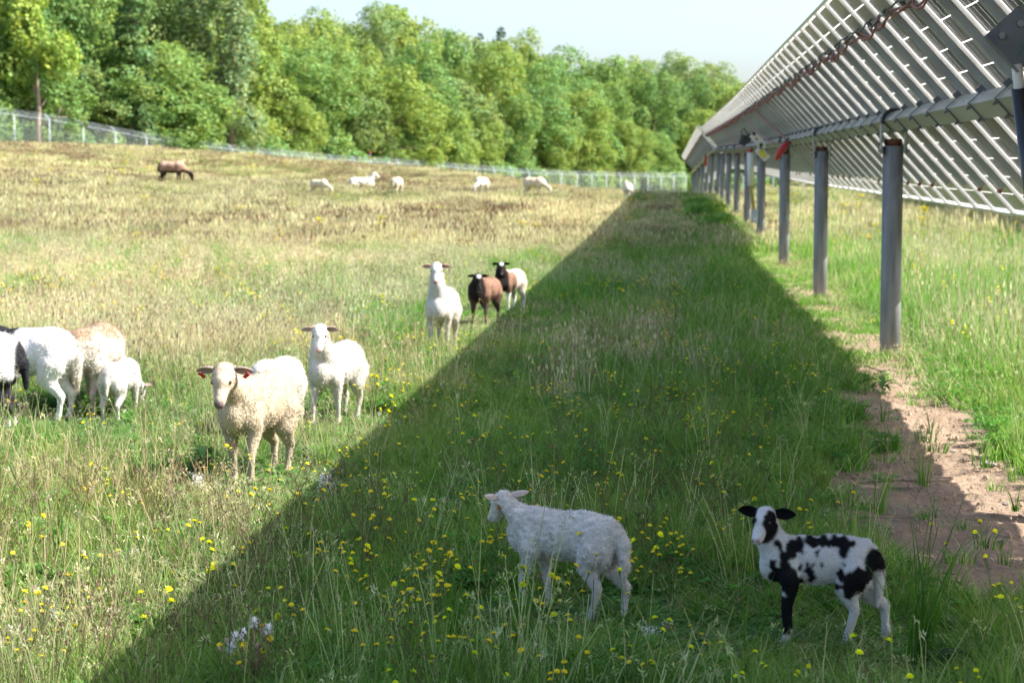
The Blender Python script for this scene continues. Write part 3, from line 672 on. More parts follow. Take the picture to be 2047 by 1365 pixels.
# ------------------------------------------------------------------ sheep
def _unit_sphere(n=2):
    bm = bmesh.new(); bmesh.ops.create_icosphere(bm, subdivisions=n, radius=1)
    v = np.array([q.co[:] for q in bm.verts]); f = [tuple(w_.index for w_ in q.verts) for q in bm.faces]; bm.free(); return v, f
SPV, SPF = _unit_sphere(3)
class Body:
    def __init__(s): s.v = []; s.f = []; s.n = 0
    def ell(s, c, r, rot=None):
        v = SPV * np.array(r if hasattr(r, '__len__') else (r, r, r))
        if rot is not None: v = v @ np.array(Euler(rot).to_matrix()).T
        v = v + np.array(c); s.v.append(v); s.f += [tuple(i + s.n for i in q) for q in SPF]; s.n += len(v)
    def cap(s, a, ra, b, rb, k=None):
        a = np.array(a, float); b = np.array(b, float); L = np.linalg.norm(b - a)
        k = k or max(2, int(L / (min(ra, rb) * .45)) + 1)
        for i in range(k + 1):
            t = i / k; s.ell(a + (b - a) * t, ra + (rb - ra) * t)
    def chain(s, pts):
        for (a, ra), (b, rb) in zip(pts, pts[1:]): s.cap(a, ra, b, rb)
    def remesh(s, voxel, iters):
        me = bpy.data.meshes.new('tmp'); me.from_pydata(np.concatenate(s.v).tolist(), [], s.f); o = bpy.data.objects.new('tmp', me); col.objects.link(o)
        r = o.modifiers.new('r', 'REMESH'); r.mode = 'VOXEL'; r.voxel_size = voxel; r.use_smooth_shade = True
        sm = o.modifiers.new('s', 'SMOOTH'); sm.factor = .5; sm.iterations = iters
        dg = bpy.context.evaluated_depsgraph_get(); out = bpy.data.meshes.new_from_object(o.evaluated_get(dg))
        bpy.data.objects.remove(o); bpy.data.meshes.remove(me); return out
def verts(me):
    a = np.empty(len(me.vertices) * 3); me.vertices.foreach_get('co', a); return a.reshape(-1, 3)
def normals(me):
    a = np.empty(len(me.vertices) * 3); me.vertices.foreach_get('normal', a); return a.reshape(-1, 3)
def ear_mesh(side, length, width, droop, fwd):
    """a cupped leaf-shaped ear in head space; returns verts and faces"""
    vs = []; fs = []; n = 7; m_ = 6; th = .006
    base = np.array([-.012, side * .052, .018]); ax = np.array([fwd, side * 1.0, -droop]); ax /= np.linalg.norm(ax)
    up = np.array([0.25, 0, 1.0]); wd = np.cross(ax, np.cross(up, ax)); wd /= np.linalg.norm(wd); nr = np.cross(ax, wd) * side
    for layer in (0, 1):
        for i in range(n + 1):
            t = i / n; ww = width * (math.sin(math.pi * min(1, .16 + t * .84)) ** .75) * .5 + .002
            for j in range(m_ + 1):
                u = j / m_ * 2 - 1; cup = (1 - u * u) * ww * .75
                p = base + ax * (t * length) + wd * (u * ww) + nr * (-cup + (th * (1 - t * .6) if layer else 0)); vs.append(p)
    L_ = (n + 1) * (m_ + 1)
    for layer in (0, 1):
        for i in range(n):
            for j in range(m_):
                a = layer * L_ + i * (m_ + 1) + j; q = (a, a + 1, a + m_ + 2, a + m_ + 1); fs.append(q if layer else q[::-1])
    for i in range(n):
        for j in (0, m_):
            a = i * (m_ + 1) + j; q = (a, a + m_ + 1, a + m_ + 1 + L_, a + L_); fs.append(q if j == 0 else q[::-1])
    for j in range(m_):
        a = n * (m_ + 1) + j; fs.append((a, a + 1, a + 1 + L_, a + L_))
    return np.array(vs), fs
def headmask(HP, IE=None):
    m = ((HP[:, 0] - .075) / .135) ** 2 + (HP[:, 1] / .085) ** 2 + ((HP[:, 2] + .025) / .092) ** 2 < 1
    return m if IE is None else m & (IE == 0)
def make_sheep(label, pos, heading, scale, colf, poll=(.42, 0, .80), head_yaw=0.0, head_pitch=25, head_roll=0, fat=1.0, leg=1.0, step=(0, 0, 0, 0), voxel=.011,
               wool=0, wool_len=.016, mat='fur', tail='down', ear=(.095, .052, .18, -.08), tags=(), group=None, cat='sheep', lying=False, head_s=1.0, neck_r=1.0, wav=.006, name='sheep', name_cat=None, curl=False, neck_low=False, bl=1.0, dep=1.0, thick=1.0):
    """template in metres for a sheep 0.62 m at the withers, facing +x, feet on z = 0"""
    B = Body(); k = leg; up = .16 * (leg - 1)
    if lying: up = -.30
    H = lambda z: z + up
    B.ell((.20, 0, H(.475)), (.185, .135 * fat, .175 * dep)); B.ell((.0, 0, H(.465)), (.27, .155 * fat, .165 * dep)); B.ell((-.20, 0, H(.485)), (.20, .145 * fat, .155 * dep))
    B.ell((.10, 0, H(.52)), (.22, .10 * fat, .10)); B.ell((-.30, 0, H(.49)), (.09, .10 * fat, .12)); B.ell((.30, 0, H(.45)), (.10, .095 * fat, .13 * dep))
    B.ell((-.12, 0, H(.545)), (.24, .085 * fat, .085))
    for s in (-1, 1):
        B.ell((.20, s * .095 * fat, H(.42)), (.085, .05, .12)); B.ell((-.245, s * .085 * fat, H(.43)), (.11, .065, .14), (0, .35, 0))
        if not lying:
            sf = step[0 if s > 0 else 1]; sh = step[2 if s > 0 else 3]; y = s * .085 * (fat * .5 + .5)
            kz = lambda z: z * k
            B.chain([((.20, y, H(.38)), .058 * thick), ((.19 + sf * .2, y, kz(.30)), .044 * thick), ((.205 + sf * .75, y, kz(.185)), .027 * thick)])
            B.chain([((.205 + sf * .75, y, kz(.185)), .027 * thick), ((.198 + sf * .9, y, kz(.10)), .019 * thick), ((.195 + sf, y, kz(.052)), .023 * thick)]); B.cap((.197 + sf, y, .04), .021 * thick, (.213 + sf, y, .022), .023 * thick)
            B.chain([((-.24, y, H(.40)), .085 * thick), ((-.215 + sh * .3, y * 1.02, kz(.30)), .062 * thick), ((-.275 + sh * .55, y, kz(.225)), .038 * thick), ((-.325 + sh * .8, y, kz(.185)), .029 * thick)])
            B.chain([((-.325 + sh * .8, y, kz(.185)), .029 * thick), ((-.308 + sh * .9, y, kz(.10)), .020 * thick), ((-.30 + sh, y, kz(.052)), .023 * thick)]); B.cap((-.298 + sh, y, .04), .021 * thick, (-.282 + sh, y, .022), .023 * thick)
        else:
            B.chain([((.22, s * .10, .13), .05), ((.34, s * .11, .06), .033), ((.24, s * .12, .035), .026)]); B.chain([((-.24, s * .13, .13), .09), ((-.08, s * .16, .07), .05), ((-.22, s * .17, .04), .03)])
    if tail == 'down': B.chain([((-.36, 0, H(.52)), .034), ((-.395, 0, H(.44)), .030), ((-.40, 0, H(.30)), .020)])
    elif tail == 'long': B.chain([((-.355, 0, H(.53)), .040), ((-.40, 0, H(.45)), .042), ((-.405, 0, H(.33)), .037), ((-.395, 0, H(.20)), .014)])
    elif tail == 'stub': B.cap((-.36, 0, H(.50)), .032, (-.395, 0, H(.42)), .022)
    B.v = [q * (bl, 1, 1) for q in B.v]
    P = np.array(poll, float) + (0, 0, up); hm = Euler((R(head_roll), R(head_pitch), R(head_yaw)), 'XYZ').to_matrix(); hm_ = np.array(hm) * head_s
    if neck_low: B.chain([((.24, 0, H(.50)), .11 * neck_r), ((.36, 0, H(.40)), .078 * neck_r), (tuple(P + hm_ @ np.array((-.01, 0, -.01))), .055 * neck_r)])
    else: B.chain([((.22, 0, H(.50)), .125 * neck_r), (tuple(np.array((.30, 0, H(.56))) * .55 + P * .45 + np.array((-.01, 0, -.02))), .082 * neck_r), (tuple(P + hm_ @ np.array((-.02, 0, -.02))), .060 * neck_r)])
    def he(c, r, rot=None):
        v = SPV * np.array(r)
        if rot is not None: v = v @ np.array(Euler(rot).to_matrix()).T
        v = (v + np.array(c)) @ hm_.T + P; B.v.append(v); B.f += [tuple(i + B.n for i in q) for q in SPF]; B.n += len(v)
    he((.015, 0, .0), (.080, .060, .060)); he((.065, 0, .002), (.06, .050, .050))
    for i in range(9):
        t = i / 8; he((.07 + .105 * t, 0, -.010 - .036 * t), (.036, .046 - .016 * t, .046 - .018 * t))
    he((.178, 0, -.047), (.022, .026, .021)); he((.165, 0, -.066), (.025, .020, .014))
    for i in range(6):
        t = i / 5; he((.03 + .12 * t, 0, -.048 - .022 * t), (.03, .036 - .016 * t, .024 - .009 * t))
    for s in (-1, 1): he((.075, s * .040, .012), (.024, .013, .016)); he((.04, s * .03, -.035), (.04, .022, .03))
    me = B.remesh(voxel, max(3, int(.055 / voxel)))
    V = verts(me); Nn = normals(me)
    Hinv = np.linalg.inv(hm_); hp = (V - P) @ Hinv.T
    if not curl: V = V + Nn * ((vnoise3(V * 14 + 50) - .5) * wav + ((vnoise3(V * np.array((34, 34, 26)) + 50) - .5) * .007 * smooth(.25, .35, V[:, 2]) * smooth(.08, -.02, hp[:, 0]) if wool > 3000 else 0))[:, None]
    else:
        body = smooth(.10, -.0, hp[:, 0]) * smooth(.20, .34, V[:, 2])
        V = V + Nn * (((vnoise3(V * np.array((38, 38, 60)) + 50) - .5) * .012 + (vnoise3(V * 90 + 9) - .5) * .006) * body)[:, None]
    fcs = [tuple(p.vertices) for p in me.polygons]
    Vall = [V]; nb = len(V); isear = [np.zeros(len(V))]
    for s in (-1, 1):
        ev, ef = ear_mesh(s, *ear); evw = ev @ hm_.T + P; fcs += [tuple(i + nb for i in q) for q in ef]; nb += len(ev); Vall.append(evw); isear.append(np.full(len(ev), float(s)))
    Va = np.concatenate(Vall); IE = np.concatenate(isear); HP = (Va - P) @ Hinv.T
    isbody = (IE == 0)
    C = colf(Va, HP, IE)
    # hooves, nostrils, mouth
    if not lying:
        hoof = (Va[:, 2] < .028) & (IE == 0); C[hoof] = (.16, .13, .11)
    for s in (-1, 1):
        nd = np.linalg.norm((HP - np.array((.197, s * .013, -.043))) / np.array((.012, .008, .007)), axis=1); C[(nd < 1) & isbody] = C[(nd < 1) & isbody] * .15
    mo = (HP[:, 0] > .13) & (np.abs(HP[:, 2] + .062 + (HP[:, 0] - .19) * .1) < .0035) & (IE == 0); C[mo] *= .35
    ed = np.array([(p[i], p[(i + 1) % len(p)]) for p in fcs for i in range(len(p))]); hard = C.copy()
    for _ in range(2):                       # hair of one colour lies over the next at the edge of a patch
        acc = C.copy(); cnt = np.ones(len(C)); np.add.at(acc, ed[:, 0], C[ed[:, 1]]); np.add.at(cnt, ed[:, 0], 1); np.add.at(acc, ed[:, 1], C[ed[:, 0]]); np.add.at(cnt, ed[:, 1], 1); C = acc / cnt[:, None]
    me2 = bpy.data.meshes.new(name); me2.from_pydata(Va.tolist(), [], fcs); me2.materials.append(M[mat])
    me2.polygons.foreach_set('use_smooth', [True] * len(me2.polygons))
    ca = me2.color_attributes.new('Col', 'FLOAT_COLOR', 'POINT'); ca.data.foreach_set('color', np.concatenate([C, np.ones((len(C), 1))], 1).ravel()); me2.update()
    bpy.data.meshes.remove(me)
    o = inst(name, me2, None, pos, (0, 0, R(heading)), scale); tag(o, label, cat, group)
    for s in (-1, 1):
        e = MB(); c = np.array((.083, s * .0455, .012)); vv = (SPV[:, :] * np.array((.0125, .009, .0105)) + c) @ hm_.T + P
        e.add([tuple(q) for q in vv], SPF); e.obj('eye', M['eye'], o, smooth=True)
    for tg in tags:
        e = MB(); s = tg; c = Vector(np.array((-.012, s * .115, .012 - .01)) @ hm_.T + P); hmn = Matrix(hm_.tolist()).to_3x3()
        e.box(c + hmn @ Vector((.022, 0, -.005)), (.004, .020, .040), hmn @ Matrix.Rotation(-.8 * s, 3, 'X')); e.obj('ear_tag', M['red'], o)
    if wool:
        rr = np.random.default_rng(len(label)); nbv = int(isbody.sum()); prob = np.where(HP[:nbv, 0] > .05, .25, 1.0) * (.12 + .88 * smooth(.22, .34, Va[:nbv, 2])); prob /= prob.sum()
        idx = rr.choice(nbv, wool, p=prob); p = Va[idx] + rr.normal(0, .003, (wool, 3)); nn = Nn[idx]
        lay = np.array((-.8, 0, -.75)); d = nn * .55 + lay * .5 + rr.normal(0, .35, (wool, 3)); hd = (HP[idx, 0] > -.03) & (np.abs(HP[idx, 1]) < .1) & (HP[idx, 2] > -.12) & (HP[idx, 0] < .25)
        d /= np.linalg.norm(d, axis=1)[:, None]; ln = wool_len * rr.uniform(.5, 1.3, wool) * np.where(hd, .45, 1)
        sd = np.cross(d, nn + .01); sd /= np.linalg.norm(sd, axis=1)[:, None] + 1e-9; ww = .0022 + .0012 * rr.random(wool)
        vv = np.stack([p - sd * ww[:, None], p + sd * ww[:, None], p + d * ln[:, None] + rr.normal(0, .002, (wool, 3))], 1).reshape(-1, 3)
        cc = np.repeat(C[idx] * rr.uniform(.85, 1.12, (wool, 1)), 3, 0)
        mw = bpy.data.meshes.new('coat'); mw.vertices.add(wool * 3); mw.vertices.foreach_set('co', vv.ravel()); mw.loops.add(wool * 3); mw.loops.foreach_set('vertex_index', np.arange(wool * 3, dtype=np.int32))
        mw.polygons.add(wool); mw.polygons.foreach_set('loop_start', (np.arange(wool) * 3).astype(np.int32)); mw.polygons.foreach_set('loop_total', np.full(wool, 3, np.int32)); mw.update(calc_edges=True)
        a_ = mw.color_attributes.new('Col', 'FLOAT_COLOR', 'POINT'); a_.data.foreach_set('color', np.concatenate([np.clip(cc, 0, 1), np.ones((len(cc), 1))], 1).ravel()); mw.materials.append(M['hair'])
        q = inst('coat', mw, o); q['kind'] = 'stuff'
    return o
def full(C0, n): return np.tile(np.array(C0, float), (n, 1))
def blot(C, mask, c):
    C[mask] = c
def white_coat(body=(.78, .76, .71), dirty=.35, nose=(.50, .34, .31), earin=(.50, .37, .34), tan=None, belly=(.40, .33, .24)):
    body = tuple(q * k_ for q, k_ in zip(body, (.74, .72, .68))); dirty = min(1, dirty * 1.5)
    def f(V, HP, IE):
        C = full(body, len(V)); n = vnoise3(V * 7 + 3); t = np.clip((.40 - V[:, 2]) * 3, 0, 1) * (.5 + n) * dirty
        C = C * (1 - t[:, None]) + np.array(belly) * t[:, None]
        if tan is not None:
            m = np.clip((V[:, 2] - .47) * 8, 0, 1) * np.clip(n * 2.2 - .3, 0, 1) * (HP[:, 0] < -.10); C = C * (1 - m[:, None]) + np.array(tan) * m[:, None]
        hd = headmask(HP, IE); C[hd] = np.array(body) * 1.02
        ns = (IE == 0) & (HP[:, 0] > .180) & (np.abs(HP[:, 1]) < .05) & (np.abs(HP[:, 2] + .05) < .03); C[ns] = nose
        C[(IE != 0)] = np.array(earin)
        return C
    return f
def lamb_patches(V, HP, IE):
    """black and white: patches measured on the side view of the photo, x along the body (nose side +), z up"""
    W_c, K_c = np.array((.70, .69, .67)), np.array((.012, .012, .014))
    C = full(W_c, len(V)); x, y, z = V[:, 0], V[:, 1], V[:, 2]
    jx = (vnoise(x * 34 + 5, z * 34 + y * 9) - .5) * .035; jz = (vnoise(x * 34 + 90, z * 34 + 40 + y * 9) - .5) * .035
    X = x / .88 + jx; Z = .465 + (z - .035 - .465) / .90 + jz; body = ~headmask(HP)
    def e(cx, cz, rx, rz, a=0):
        ca, sa = math.cos(a), math.sin(a); dx = X - cx; dz = Z - cz
        return ((dx * ca + dz * sa) / rx) ** 2 + ((-dx * sa + dz * ca) / rz) ** 2 < (.80 if rx * rz > .0012 else 1.1)
    k = np.zeros(len(V), bool)
    for q in ((.235, .37, .105, .10, .5), (.17, .30, .07, .10, 0), (.23, .46, .035, .11, -.35), (.16, .585, .07, .05, 0), (.20, .53, .05, .05, -.5), (.30, .44, .020, .055, -.2), (.27, .59, .02, .05, -.6),
              (.045, .61, .06, .035, .1), (-.02, .605, .05, .05, 0), (-.135, .61, .10, .040, 0), (-.165, .565, .04, .06, .3), (-.20, .60, .05, .03, 0),
              (.02, .535, .014, .022, 0), (.11, .54, .009, .012, 0), (.055, .385, .034, .055, .4), (.07, .44, .022, .022, .3), (.09, .42, .016, .018, 0), (.045, .46, .010, .014, 0), (.135, .45, .016, .028, 0), (.075, .475, .012, .016, 0), (.00, .46, .010, .018, 0),
              (-.135, .40, .024, .050, 0), (-.155, .475, .010, .010, 0), (-.22, .36, .095, .085, 0), (-.19, .31, .05, .07, 0), (-.28, .41, .10, .045, .4), (-.34, .47, .055, .10, .15), (-.235, .455, .014, .02, 0), (-.12, .325, .07, .018, 0)):
        k |= e(*q)
    k &= body
    fl = (x > .10) & (z < .31) & (z > .075) & body; k |= fl                                   # black front legs, white feet
    k &= ~((x < -.08) & (z < .285))                                                       # white hind legs
    k &= ~((x < -.355) & (z < .45)); k |= (x < -.29) & (z > .455) & (z < .575) & body; C[k] = K_c
    # head: black sides, white blaze, pink-white muzzle
    hd = headmask(HP, IE)
    jn = (vnoise(HP[:, 0] * 40, HP[:, 2] * 40 + HP[:, 1] * 20) - .5) * .02
    bl = .030 - .012 * np.clip(HP[:, 0] / .12, 0, 1) + np.clip((HP[:, 0] - .11) * .6, 0, .05) + np.clip(-HP[:, 0] * .8, 0, .03)
    side = hd & (np.abs(HP[:, 1]) + jn > bl) & (HP[:, 0] > .0) & (HP[:, 0] < .155 + jn) & (HP[:, 2] > -.085)
    C[side] = K_c; jaw = hd & (HP[:, 2] < -.068) & (HP[:, 0] > .06); C[jaw] = K_c * 1.6
    C[hd & (HP[:, 0] > .190) & (HP[:, 2] > -.060) & (HP[:, 2] < -.030)] = (.50, .37, .36); C[hd & (HP[:, 0] > .16) & (HP[:, 2] < -.060) & (HP[:, 2] > -.072)] = (.52, .45, .44)
    C[IE != 0] = K_c
    return C
def lamb_white(V, HP, IE):
    C = full((.73, .70, .65), len(V)); n = vnoise3(V * np.array((38, 38, 60)) + 50); C *= (.80 + .32 * n)[:, None]  # curl hollows darkened in the colour, shade painted along the relief noise
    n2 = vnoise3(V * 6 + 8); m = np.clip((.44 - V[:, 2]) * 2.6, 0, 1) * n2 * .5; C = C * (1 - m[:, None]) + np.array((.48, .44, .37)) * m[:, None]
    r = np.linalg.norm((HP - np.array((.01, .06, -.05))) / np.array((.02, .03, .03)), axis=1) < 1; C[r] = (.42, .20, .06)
    C[(IE != 0)] = (.60, .53, .50); C[(IE == 0) & (HP[:, 0] > .182) & (np.abs(HP[:, 2] + .05) < .03)] = (.58, .42, .40)
    return C
def brown_black(V, HP, IE, white_rump=False):
    C = full((.25, .145, .10), len(V)); n = vnoise3(V * 9); C = C * (.7 + .6 * n)[:, None]
    C[(V[:, 2] < .40)] *= .5; C[(V[:, 2] < .30)] = (.10, .07, .06)
    nk = (HP[:, 0] > -.20) & (np.abs(HP[:, 1]) < .16) & (V[:, 0] > .30); C[nk] = (.025, .018, .017)
    if white_rump:
        C[(V[:, 0] < .02) | (V[:, 2] > .60) & (V[:, 0] < .2)] = (.58, .52, .42); C[(V[:, 0] > .26) & (V[:, 2] > .30)] = (.022, .017, .016)
        C[(V[:, 2] < .29)] = (.70, .68, .64)
    hd = headmask(HP, IE); C[hd] = (.022, .017, .016)
    cap_ = hd & (np.linalg.norm((HP - np.array((.035, 0, .055))) / np.array((.055, .030, .05)), axis=1) < 1); C[cap_] = (.74, .72, .68)
    if not white_rump: C[hd & (HP[:, 0] > .165) & (HP[:, 2] < -.05)] = (.5, .48, .45)
    else: C[hd & (np.linalg.norm((HP - np.array((.19, 0, -.04))) / np.array((.02, .012, .015)), axis=1) < 1)] = (.6, .5, .48)
    C[IE != 0] = (.02, .015, .015)
    return C
def far_brown(V, HP, IE):
    C = full((.30, .18, .125), len(V)); n = vnoise3(V * 8); C *= (.7 + .6 * n)[:, None]
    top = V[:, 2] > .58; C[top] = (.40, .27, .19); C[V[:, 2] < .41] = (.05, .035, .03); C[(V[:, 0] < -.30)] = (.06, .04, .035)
    C[headmask(HP)] = (.03, .02, .02); C[IE != 0] = (.03, .02, .02); return C
def pied_back(V, HP, IE):                       # white with black neck and shoulder
    C = full((.80, .78, .75), len(V)); j = (vnoise3(V * 9) - .5) * .06
    C[(V[:, 0] + j > .12 + (V[:, 2] - .5) * .9) & (V[:, 2] > .32)] = (.02, .02, .024); C[(V[:, 2] + j > .585) & (V[:, 0] > .0)] = (.02, .02, .024)
    C[(V[:, 2] < .20) & (V[:, 0] > 0)] = (.7, .7, .7); C[IE != 0] = (.02, .02, .02); return C
def pied_rump(V, HP, IE):                       # white body, black stripe down tail and hock
    C = full((.80, .785, .76), len(V)); C[(V[:, 0] < -.352) & (V[:, 2] > .25)] = (.02, .02, .024); C[(V[:, 0] < -.20) & (V[:, 2] < .36) & (V[:, 2] > .13)] = (.02, .02, .024); return C

def place(px, py): return ground_at(px, py)
def hdg_img(px, py, dx, dz): return math.degrees(math.atan2(dz, dx))
GRZ = dict(poll=(.55, 0, .30), head_pitch=62, neck_low=True)
TAN = (.62, .47, .34)
# the two lambs in the shade
q = place(1128, 1240); WL = q
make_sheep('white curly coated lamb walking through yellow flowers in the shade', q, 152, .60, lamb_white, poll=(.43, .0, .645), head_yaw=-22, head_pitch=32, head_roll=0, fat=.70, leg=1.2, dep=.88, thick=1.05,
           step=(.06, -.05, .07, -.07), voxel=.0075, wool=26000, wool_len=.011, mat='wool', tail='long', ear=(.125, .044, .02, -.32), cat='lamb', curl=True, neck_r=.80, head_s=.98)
q = place(1634, 1290); BL = q
make_sheep('black and white spotted lamb standing in the shade looking at the camera', q, 181, .57, lamb_patches, bl=.88, dep=.84, poll=(.315, .03, .735), head_yaw=68, head_pitch=20, fat=.72, leg=1.22, thick=1.28,
           step=(.02, -.01, .11, -.17), voxel=.0065, wool=22000, wool_len=.009, tail='long', ear=(.115, .078, .04, -.12), cat='lamb', neck_r=.96, head_s=1.08)
# the walkers on the sunny side
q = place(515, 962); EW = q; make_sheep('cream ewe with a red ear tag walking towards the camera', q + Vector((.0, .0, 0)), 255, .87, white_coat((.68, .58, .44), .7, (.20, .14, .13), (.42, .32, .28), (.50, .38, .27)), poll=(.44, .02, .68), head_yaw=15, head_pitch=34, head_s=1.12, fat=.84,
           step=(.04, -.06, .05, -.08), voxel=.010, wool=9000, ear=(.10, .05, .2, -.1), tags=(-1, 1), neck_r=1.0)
q = place(535, 888); make_sheep('white sheep mostly hidden behind the red tagged ewe', q + Vector((.0, .25, 0)), 258, .74, white_coat((.80, .78, .73), .3), voxel=.014, wool=4000, **GRZ)
q = place(668, 850); E2 = q; make_sheep('pure white sheep striding just behind the tagged ewe', q + Vector((.0, .1, 0)), 256, .80, white_coat((.82, .80, .76), .25, (.60, .38, .36)), poll=(.42, .05, .76), head_yaw=20, head_pitch=30, fat=.88,
           step=(-.05, .09, .06, -.05), voxel=.011, wool=7000, tail='down')
q = place(872, 708); make_sheep('tall white sheep standing head high and alone in the sun', q + Vector((.03, .2, 0)), 267, .84, white_coat((.80, .79, .76), .35, (.60, .36, .34), (.62, .38, .36)), poll=(.35, .0, .86), head_yaw=6, head_pitch=30, fat=.98, leg=1.15,
           step=(0, .03, 0, .03), voxel=.012, wool=5000)
q = place(958, 652); make_sheep('reddish brown sheep with black face and white cap', q + Vector((.03, .25, 0)), 256, .76, brown_black, poll=(.40, .05, .66), head_yaw=26, head_pitch=32, fat=1.15, voxel=.013, wool=4500, group='black faced pair')
q = place(1000, 625); make_sheep('black faced sheep with white rump and one white foreleg', q + Vector((.08, .3, 0)), 247, .73, lambda a, b, c: brown_black(a, b, c, True), poll=(.38, .05, .72), head_yaw=32, head_pitch=30, fat=.95, step=(0, .06, 0, 0), voxel=.013, wool=4000, group='black faced pair')
# the grazing group cut by the left edge
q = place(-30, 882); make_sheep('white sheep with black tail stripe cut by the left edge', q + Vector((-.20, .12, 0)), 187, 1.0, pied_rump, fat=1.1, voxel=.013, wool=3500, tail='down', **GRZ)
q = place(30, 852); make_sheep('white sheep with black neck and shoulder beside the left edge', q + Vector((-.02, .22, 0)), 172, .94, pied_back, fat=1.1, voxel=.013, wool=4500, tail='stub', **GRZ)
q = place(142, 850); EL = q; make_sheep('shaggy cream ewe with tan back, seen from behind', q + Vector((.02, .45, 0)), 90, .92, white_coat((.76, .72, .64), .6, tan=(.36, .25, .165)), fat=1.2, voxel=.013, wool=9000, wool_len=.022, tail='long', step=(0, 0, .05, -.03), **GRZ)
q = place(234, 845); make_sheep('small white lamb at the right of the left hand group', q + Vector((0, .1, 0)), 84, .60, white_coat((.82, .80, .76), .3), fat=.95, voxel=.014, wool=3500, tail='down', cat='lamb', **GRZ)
# far grazers
def far_one(label, px, py, hpx, heading, colf, **kw):
    q = place(px, py); s = (hpx / ppm(q.y)) / .635
    make_sheep(label, q, heading, s, colf, voxel=.022, wool=0, leg=1.22, group='sheep grazing far off', **kw)
far_one('brown sheep with dark legs grazing, leftmost of the far ones', 344, 372, 47, -6, far_brown, fat=1.25, **GRZ)
far_one('cream sheep grazing to the right, second from left of far ones', 638, 393, 32, -20, white_coat((.74, .68, .56), .5), fat=1.2, **GRZ)
far_one('white sheep lying in the grass with its head raised', 722, 377, 42, 8, white_coat((.82, .81, .78), .2), lying=True, poll=(.40, 0, .74), head_pitch=25, fat=1.2)
far_one('cream sheep grazing, seen from behind right of the lying one', 793, 394, 37, 80, white_coat((.72, .64, .50), .6), fat=1.25, **GRZ)
far_one('white sheep grazing towards the camera in mid field', 963, 393, 36, 250, white_coat((.80, .76, .68), .4), fat=1.15, **GRZ)
far_one('plump cream sheep grazing right below the far fence', 1068, 396, 39, -25, white_coat((.76, .68, .56), .4, tan=TAN), fat=1.3, **GRZ)
far_one('white sheep at the far tip of the panel shadow', 1255, 402, 34, 262, white_coat((.83, .82, .80), .2), poll=(.36, 0, .66), head_pitch=40, fat=1.1)
#ENDANIMALS
#PLANTS
# ------------------------------------------------------------------ meadow: prototype tufts, scattered by geometry nodes
def G(r, g, b): return (r, g, b)
GRN = [(.095, .24, .028), (.14, .31, .04), (.08, .195, .03), (.20, .345, .07)]
STR = [(.53, .47, .28), (.60, .54, .36), (.44, .37, .22), (.46, .44, .23)]
BRN = [(.20, .13, .085), (.27, .17, .12), (.16, .11, .08)]
def blade(m, r_, x, y, h, lean, ang, w, colr, seg=3, tipc=None, z0=0.0):
    dx, dy = math.cos(ang), math.sin(ang); fa = r_.uniform(0, math.pi); wx, wy = math.cos(fa), math.sin(fa); vs = []; cs = []
    for i in range(seg + 1):
        t = i / seg; ww = w * (1 - t ** 1.6) * .5 + .0003; l = lean * t * t
        zz = z0 + h * (t - .25 * lean / max(h, .01) * t * t * .8); px, py = x + dx * l, y + dy * l
        vs += [(px - wx * ww, py - wy * ww, zz), (px + wx * ww, py + wy * ww, zz)]
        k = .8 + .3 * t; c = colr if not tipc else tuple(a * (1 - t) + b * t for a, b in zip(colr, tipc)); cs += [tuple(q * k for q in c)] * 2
    b = len(m.v); m.v += vs; m.c += cs; m.mi += [0] * seg; m.f += [(b + 2 * i, b + 2 * i + 1, b + 2 * i + 3, b + 2 * i + 2) for i in range(seg)]
def stem(m, pts, w, colr, r_):
    for a, b in zip(pts, pts[1:]):
        d = (Vector(b) - Vector(a)); s = Vector((r_.uniform(-1, 1), r_.uniform(-1, 1), .2)).cross(d); s.normalize(); s *= w / 2
        t = s.cross(d); t.normalize(); t *= w / 2
        for q in (s, t):
            m.add([Vector(a) - q, Vector(a) + q, Vector(b) + q * .8, Vector(b) - q * .8], [(0, 1, 2, 3)], colr)
def leafq(m, p, d, w, colr, r_, curl=.2):
    p = Vector(p); d = Vector(d); s = d.cross(Vector((0, 0, 1))); 
    if s.length < 1e-4: s = Vector((1, 0, 0))
    s.normalize(); up = s.cross(d).normalized()
    mid = p + d * .5 + up * d.length * curl * .5; tip = p + d - up * d.length * curl * .3; L = Vector((0, 0, w * .25))
    m.add([p, mid - s * w / 2 + L, mid, mid + s * w / 2 + L, tip], [(0, 2, 1), (0, 3, 2), (1, 2, 4), (2, 3, 4)], colr)
def jit(c, r_, a=.2):
    k = r_.uniform(1 - a, 1 + a); return tuple(min(1, q * k * r_.uniform(1 - a * .3, 1 + a * .3)) for q in c)
def head_grass(m, r_, top, d, L, colr, n=14):
    """a nodding seed head of small spikelets"""
    p = Vector(top)
    for i in range(n):
        t = i / n; q = p + Vector((d[0] * L * t, d[1] * L * t, L * (.75 * t - t * t * .9)))
        v = Vector((r_.uniform(-1, 1), r_.uniform(-1, 1), r_.uniform(-.2, 1))) * .009; w_ = .0022
        m.add([q, q + v + Vector((w_, 0, 0)), q + v * 1.5, q + v - Vector((w_, 0, 0))], [(0, 1, 2, 3)], jit(colr, r_))
def p_short(s):
    r_ = random.Random(s); m = MB()
    for _ in range(26):
        a = r_.uniform(0, 6.3); d = r_.uniform(0, .06); h = r_.uniform(.04, .10); c = jit(r_.choice(GRN), r_, .25)
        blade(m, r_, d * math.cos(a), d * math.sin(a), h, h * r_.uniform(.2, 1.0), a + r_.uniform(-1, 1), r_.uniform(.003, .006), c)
    for _ in range(6): a = r_.uniform(0, 6.3); blade(m, r_, r_.uniform(-.05, .05), r_.uniform(-.05, .05), .10, .09, a, .003, jit(r_.choice(STR), r_))
    return m
